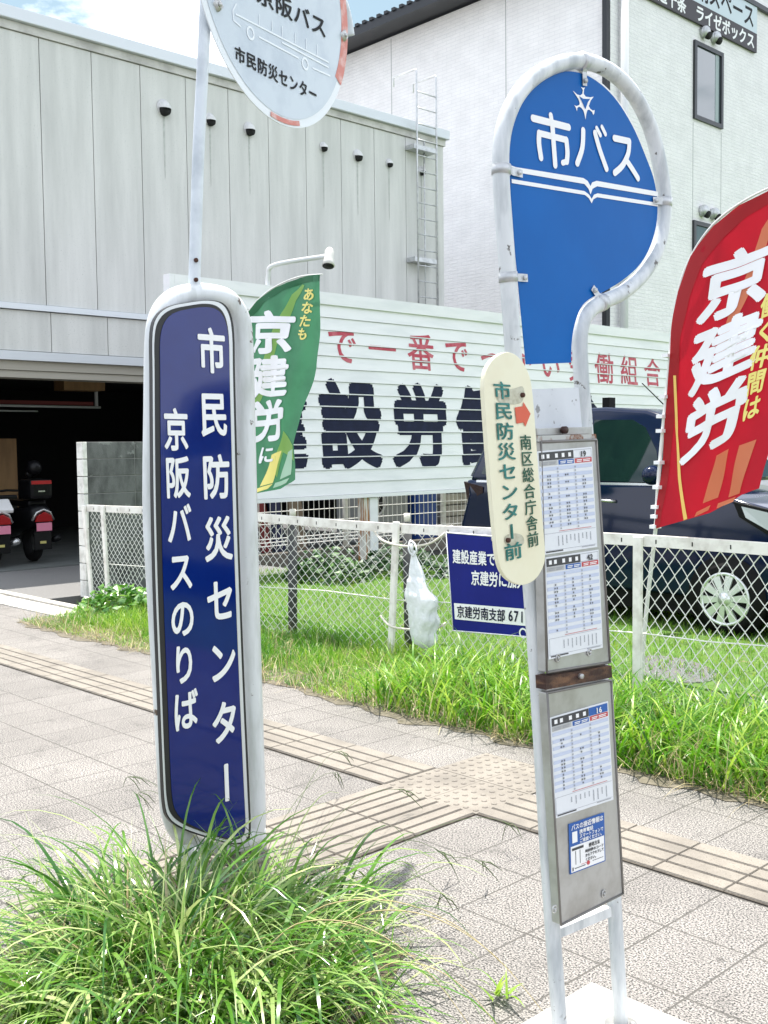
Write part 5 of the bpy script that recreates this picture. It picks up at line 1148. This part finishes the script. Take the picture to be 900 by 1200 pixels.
def verge():
    n = 42000; x = RNG.uniform(-9.75, -1.5, n); y = 4.46+RNG.random(n)**1.1*1.62
    edge = 4.42+.06*np.sin(x*3.1)+.05*np.sin(x*7.7+1)+.03*np.sin(x*17)+.12*(RNG.random(n)**2)
    y = np.maximum(y, edge)
    tall = np.clip((x+4.7)/.9, 0, 1)
    ramp = np.clip((y-4.42)/.5, .35, 1)
    patch = .72+.3*np.sin(x*2.3+y*1.7)*np.sin(x*.9-y*3)+.22*np.sin(x*6.1+2*y)*np.sin(y*7+x)
    h = (RNG.uniform(.1, .26, n)*(1-tall)+RNG.uniform(.14, .40, n)*tall)*ramp*patch
    keep = ~((y > 5.72) & (x < -7.0) & (RNG.random(n) < .5)); x, y, h, tall = x[keep], y[keep], h[keep], tall[keep]; n = len(x)
    # bare dusty patch under the fence at the right
    bare = (x > -3.6) & (y > 5.3) & (RNG.random(n) < .7); x, y, h, tall = x[~bare], y[~bare], h[~bare], tall[~bare]; n = len(x)
    az = RNG.uniform(0, 2*math.pi, n); 
    hue = np.clip(RNG.normal(.47, .27, n)+.2*np.sin(x*1.9+y)+.12*np.sin(x*5.3-2*y), 0, 1)
    o = ribbons('verge_grass', G_VERGE, np.stack([x, y, np.full(n, -.004)], 1), h, az, RNG.uniform(.05, .6, n), RNG.uniform(.3, 1.5, n)+.9*tall*RNG.random(n), RNG.uniform(.004, .008, n)+.006*tall*RNG.random(n), 5, hue=hue, twist=RNG.normal(0, .5, n))
    tag(o, 'bright green verge grass between the pavement and the wire fence', 'grass', kind='stuff')
    n = 5200; x = RNG.uniform(-9.6, -1.5, n); y = 4.42+RNG.random(n)**1.4*1.3
    o = ribbons('dry_grass', G_DEAD, np.stack([x, y, np.zeros(n)], 1), RNG.uniform(.06, .3, n)*np.where(x > -4.8, 1.25, .8), RNG.uniform(0, 6.28, n), RNG.uniform(.1, 1.2, n), RNG.uniform(.2, 1.6, n), RNG.uniform(.002, .007, n), 4, hue=RNG.random(n))
    tag(o, 'dry straw coloured stems scattered through the verge grass', 'dry grass', kind='stuff')
    # broad bladed weeds on the right part
    n = 2300; x = RNG.uniform(-5.0, -1.6, n); y = 4.48+RNG.random(n)*1.0; az = RNG.uniform(0, 2*math.pi, n)
    o = ribbons('verge_weeds', G_VERGE, np.stack([x, y, np.zeros(n)], 1), RNG.uniform(.22, .52, n), az, RNG.uniform(.1, .5, n), RNG.uniform(1.0, 2.3, n), RNG.uniform(.01, .02, n), 7, hue=np.clip(RNG.normal(.55, .28, n), 0, 1), twist=RNG.normal(0, .4, n))
    tag(o, 'broad bladed weeds in the verge near the timetable stop', 'weeds', kind='stuff')
    n = 30000; x = RNG.uniform(-11.2, -3.2, n); y = 6.0+RNG.random(n)**1.3*5.2
    bare = (((x+3.75)/.55)**2+((y-6.25)/.3)**2 < 1) & (RNG.random(n) < .8); x, y = x[~bare], y[~bare]; n = len(x)
    o = ribbons('lot_grass', G_LOT, np.stack([x, y, np.full(n, .01)], 1), RNG.uniform(.03, .09, n), RNG.uniform(0, 6.28, n), RNG.uniform(.1, .9, n), RNG.uniform(0, 1, n), RNG.uniform(.006, .012, n), 2, hue=np.clip(RNG.normal(.5, .3, n), 0, 1))
    tag(o, 'short yellowish grass in the parking lot behind the wire fence', 'grass', kind='stuff')
verge()

def leaves(name, mat, pts, size, label, cat, hue0=.5):
    """a mound of leaf-shaped faces through its volume, with short stems"""
    m = MB(); pts = np.array(pts); b = (float(pts[:, 0].mean()), float(pts[:, 1].mean()), 0)
    hue = []
    for p in pts:
        s = size*RNG.uniform(.6, 1.25); nrm = Vector((RNG.normal(0, .55), RNG.normal(-.25, .55), 1)).normalized(); u = nrm.orthogonal().normalized(); a = RNG.uniform(0, 6.28)
        u = u*math.cos(a)+nrm.cross(u)*math.sin(a); v = nrm.cross(u); c = Vector(p)
        m.add([c-u*s*.5, c-u*s*.1+v*s*.42-nrm*s*.06, c+u*s*.55, c-u*s*.1-v*s*.42-nrm*s*.06, c+nrm*s*.05], [(0, 4, 1), (1, 4, 2), (2, 4, 3), (3, 4, 0)])
        hue += [float(np.clip(RNG.normal(hue0, .25), 0, 1))]*5
    t = thing(name, b, label, cat); o = m.build('foliage', mat, t, recalc=False); at = o.data.attributes.new('hue', 'FLOAT', 'POINT'); at.data.foreach_set('value', hue)
    s = MB()
    for k in range(14):
        p = pts[RNG.integers(len(pts))]; s.tube([(p[0]*.5+b[0]*.5, p[1]*.5+b[1]*.5, 0), (p[0]*.8+b[0]*.2, p[1]*.8+b[1]*.2, p[2]*.6), tuple(p)], .005, 4)
    s.build('stems', STALKG, t); return t
def mound(cx, cy, rx, ry, h, n):
    o = []
    for _ in range(n):
        a = RNG.uniform(0, 6.28); r = math.sqrt(RNG.random()); k = h*(1-r**2.4)*(.75+.25*math.sin(5*a+cx)*r)
        o.append((cx+rx*r*math.cos(a), cy+ry*r*math.sin(a), max(.02, k*RNG.uniform(.35, 1.05))))
    return o
leaves('ivy_plant', LEAF, mound(-9.3, 5.4, .8, .36, .38, 620)+mound(-8.2, 5.45, .75, .36, .46, 600), .085, 'leafy green ivy spilling through the wire fence beside the block wall', 'plant', .55)
leaves('green_shrub', LEAFD, mound(-9.9, 8.5, .6, .5, .52, 420), .1, 'low green shrub behind the fence between the dark post and the rusty hoarding post', 'shrub', .6)
leaves('green_shrub', LEAFD, mound(-9.6, 9.5, .75, .6, .5, 460), .1, 'dark green shrub at the foot of the rusty hoarding post', 'shrub', .3)
leaves('green_shrub', LEAFD, mound(-8.9, 10.6, .6, .5, .5, 380), .1, 'low green shrub behind the fence between the plastic bag and the blue notice', 'shrub', .55)
def weed():
    c = on(585, 1172, ('Z', 0)); n = 16
    t = thing('small_weed', (c.x, c.y, 0), 'small yellow green weed growing in the paving joint beside the concrete base', 'weed')
    P = np.tile([[c.x, c.y, 0]], (n, 1))+RNG.normal(0, .012, (n, 3))*[1, 1, 0]
    ribbons('leaf_blades', G_VERGE, P, RNG.uniform(.04, .16, n), RNG.uniform(0, 6.28, n), RNG.uniform(.3, .9, n), RNG.uniform(.5, 1.6, n), RNG.uniform(.006, .014, n), 5, t, (c.x, c.y, 0), hue=RNG.uniform(.6, 1, n))
weed()
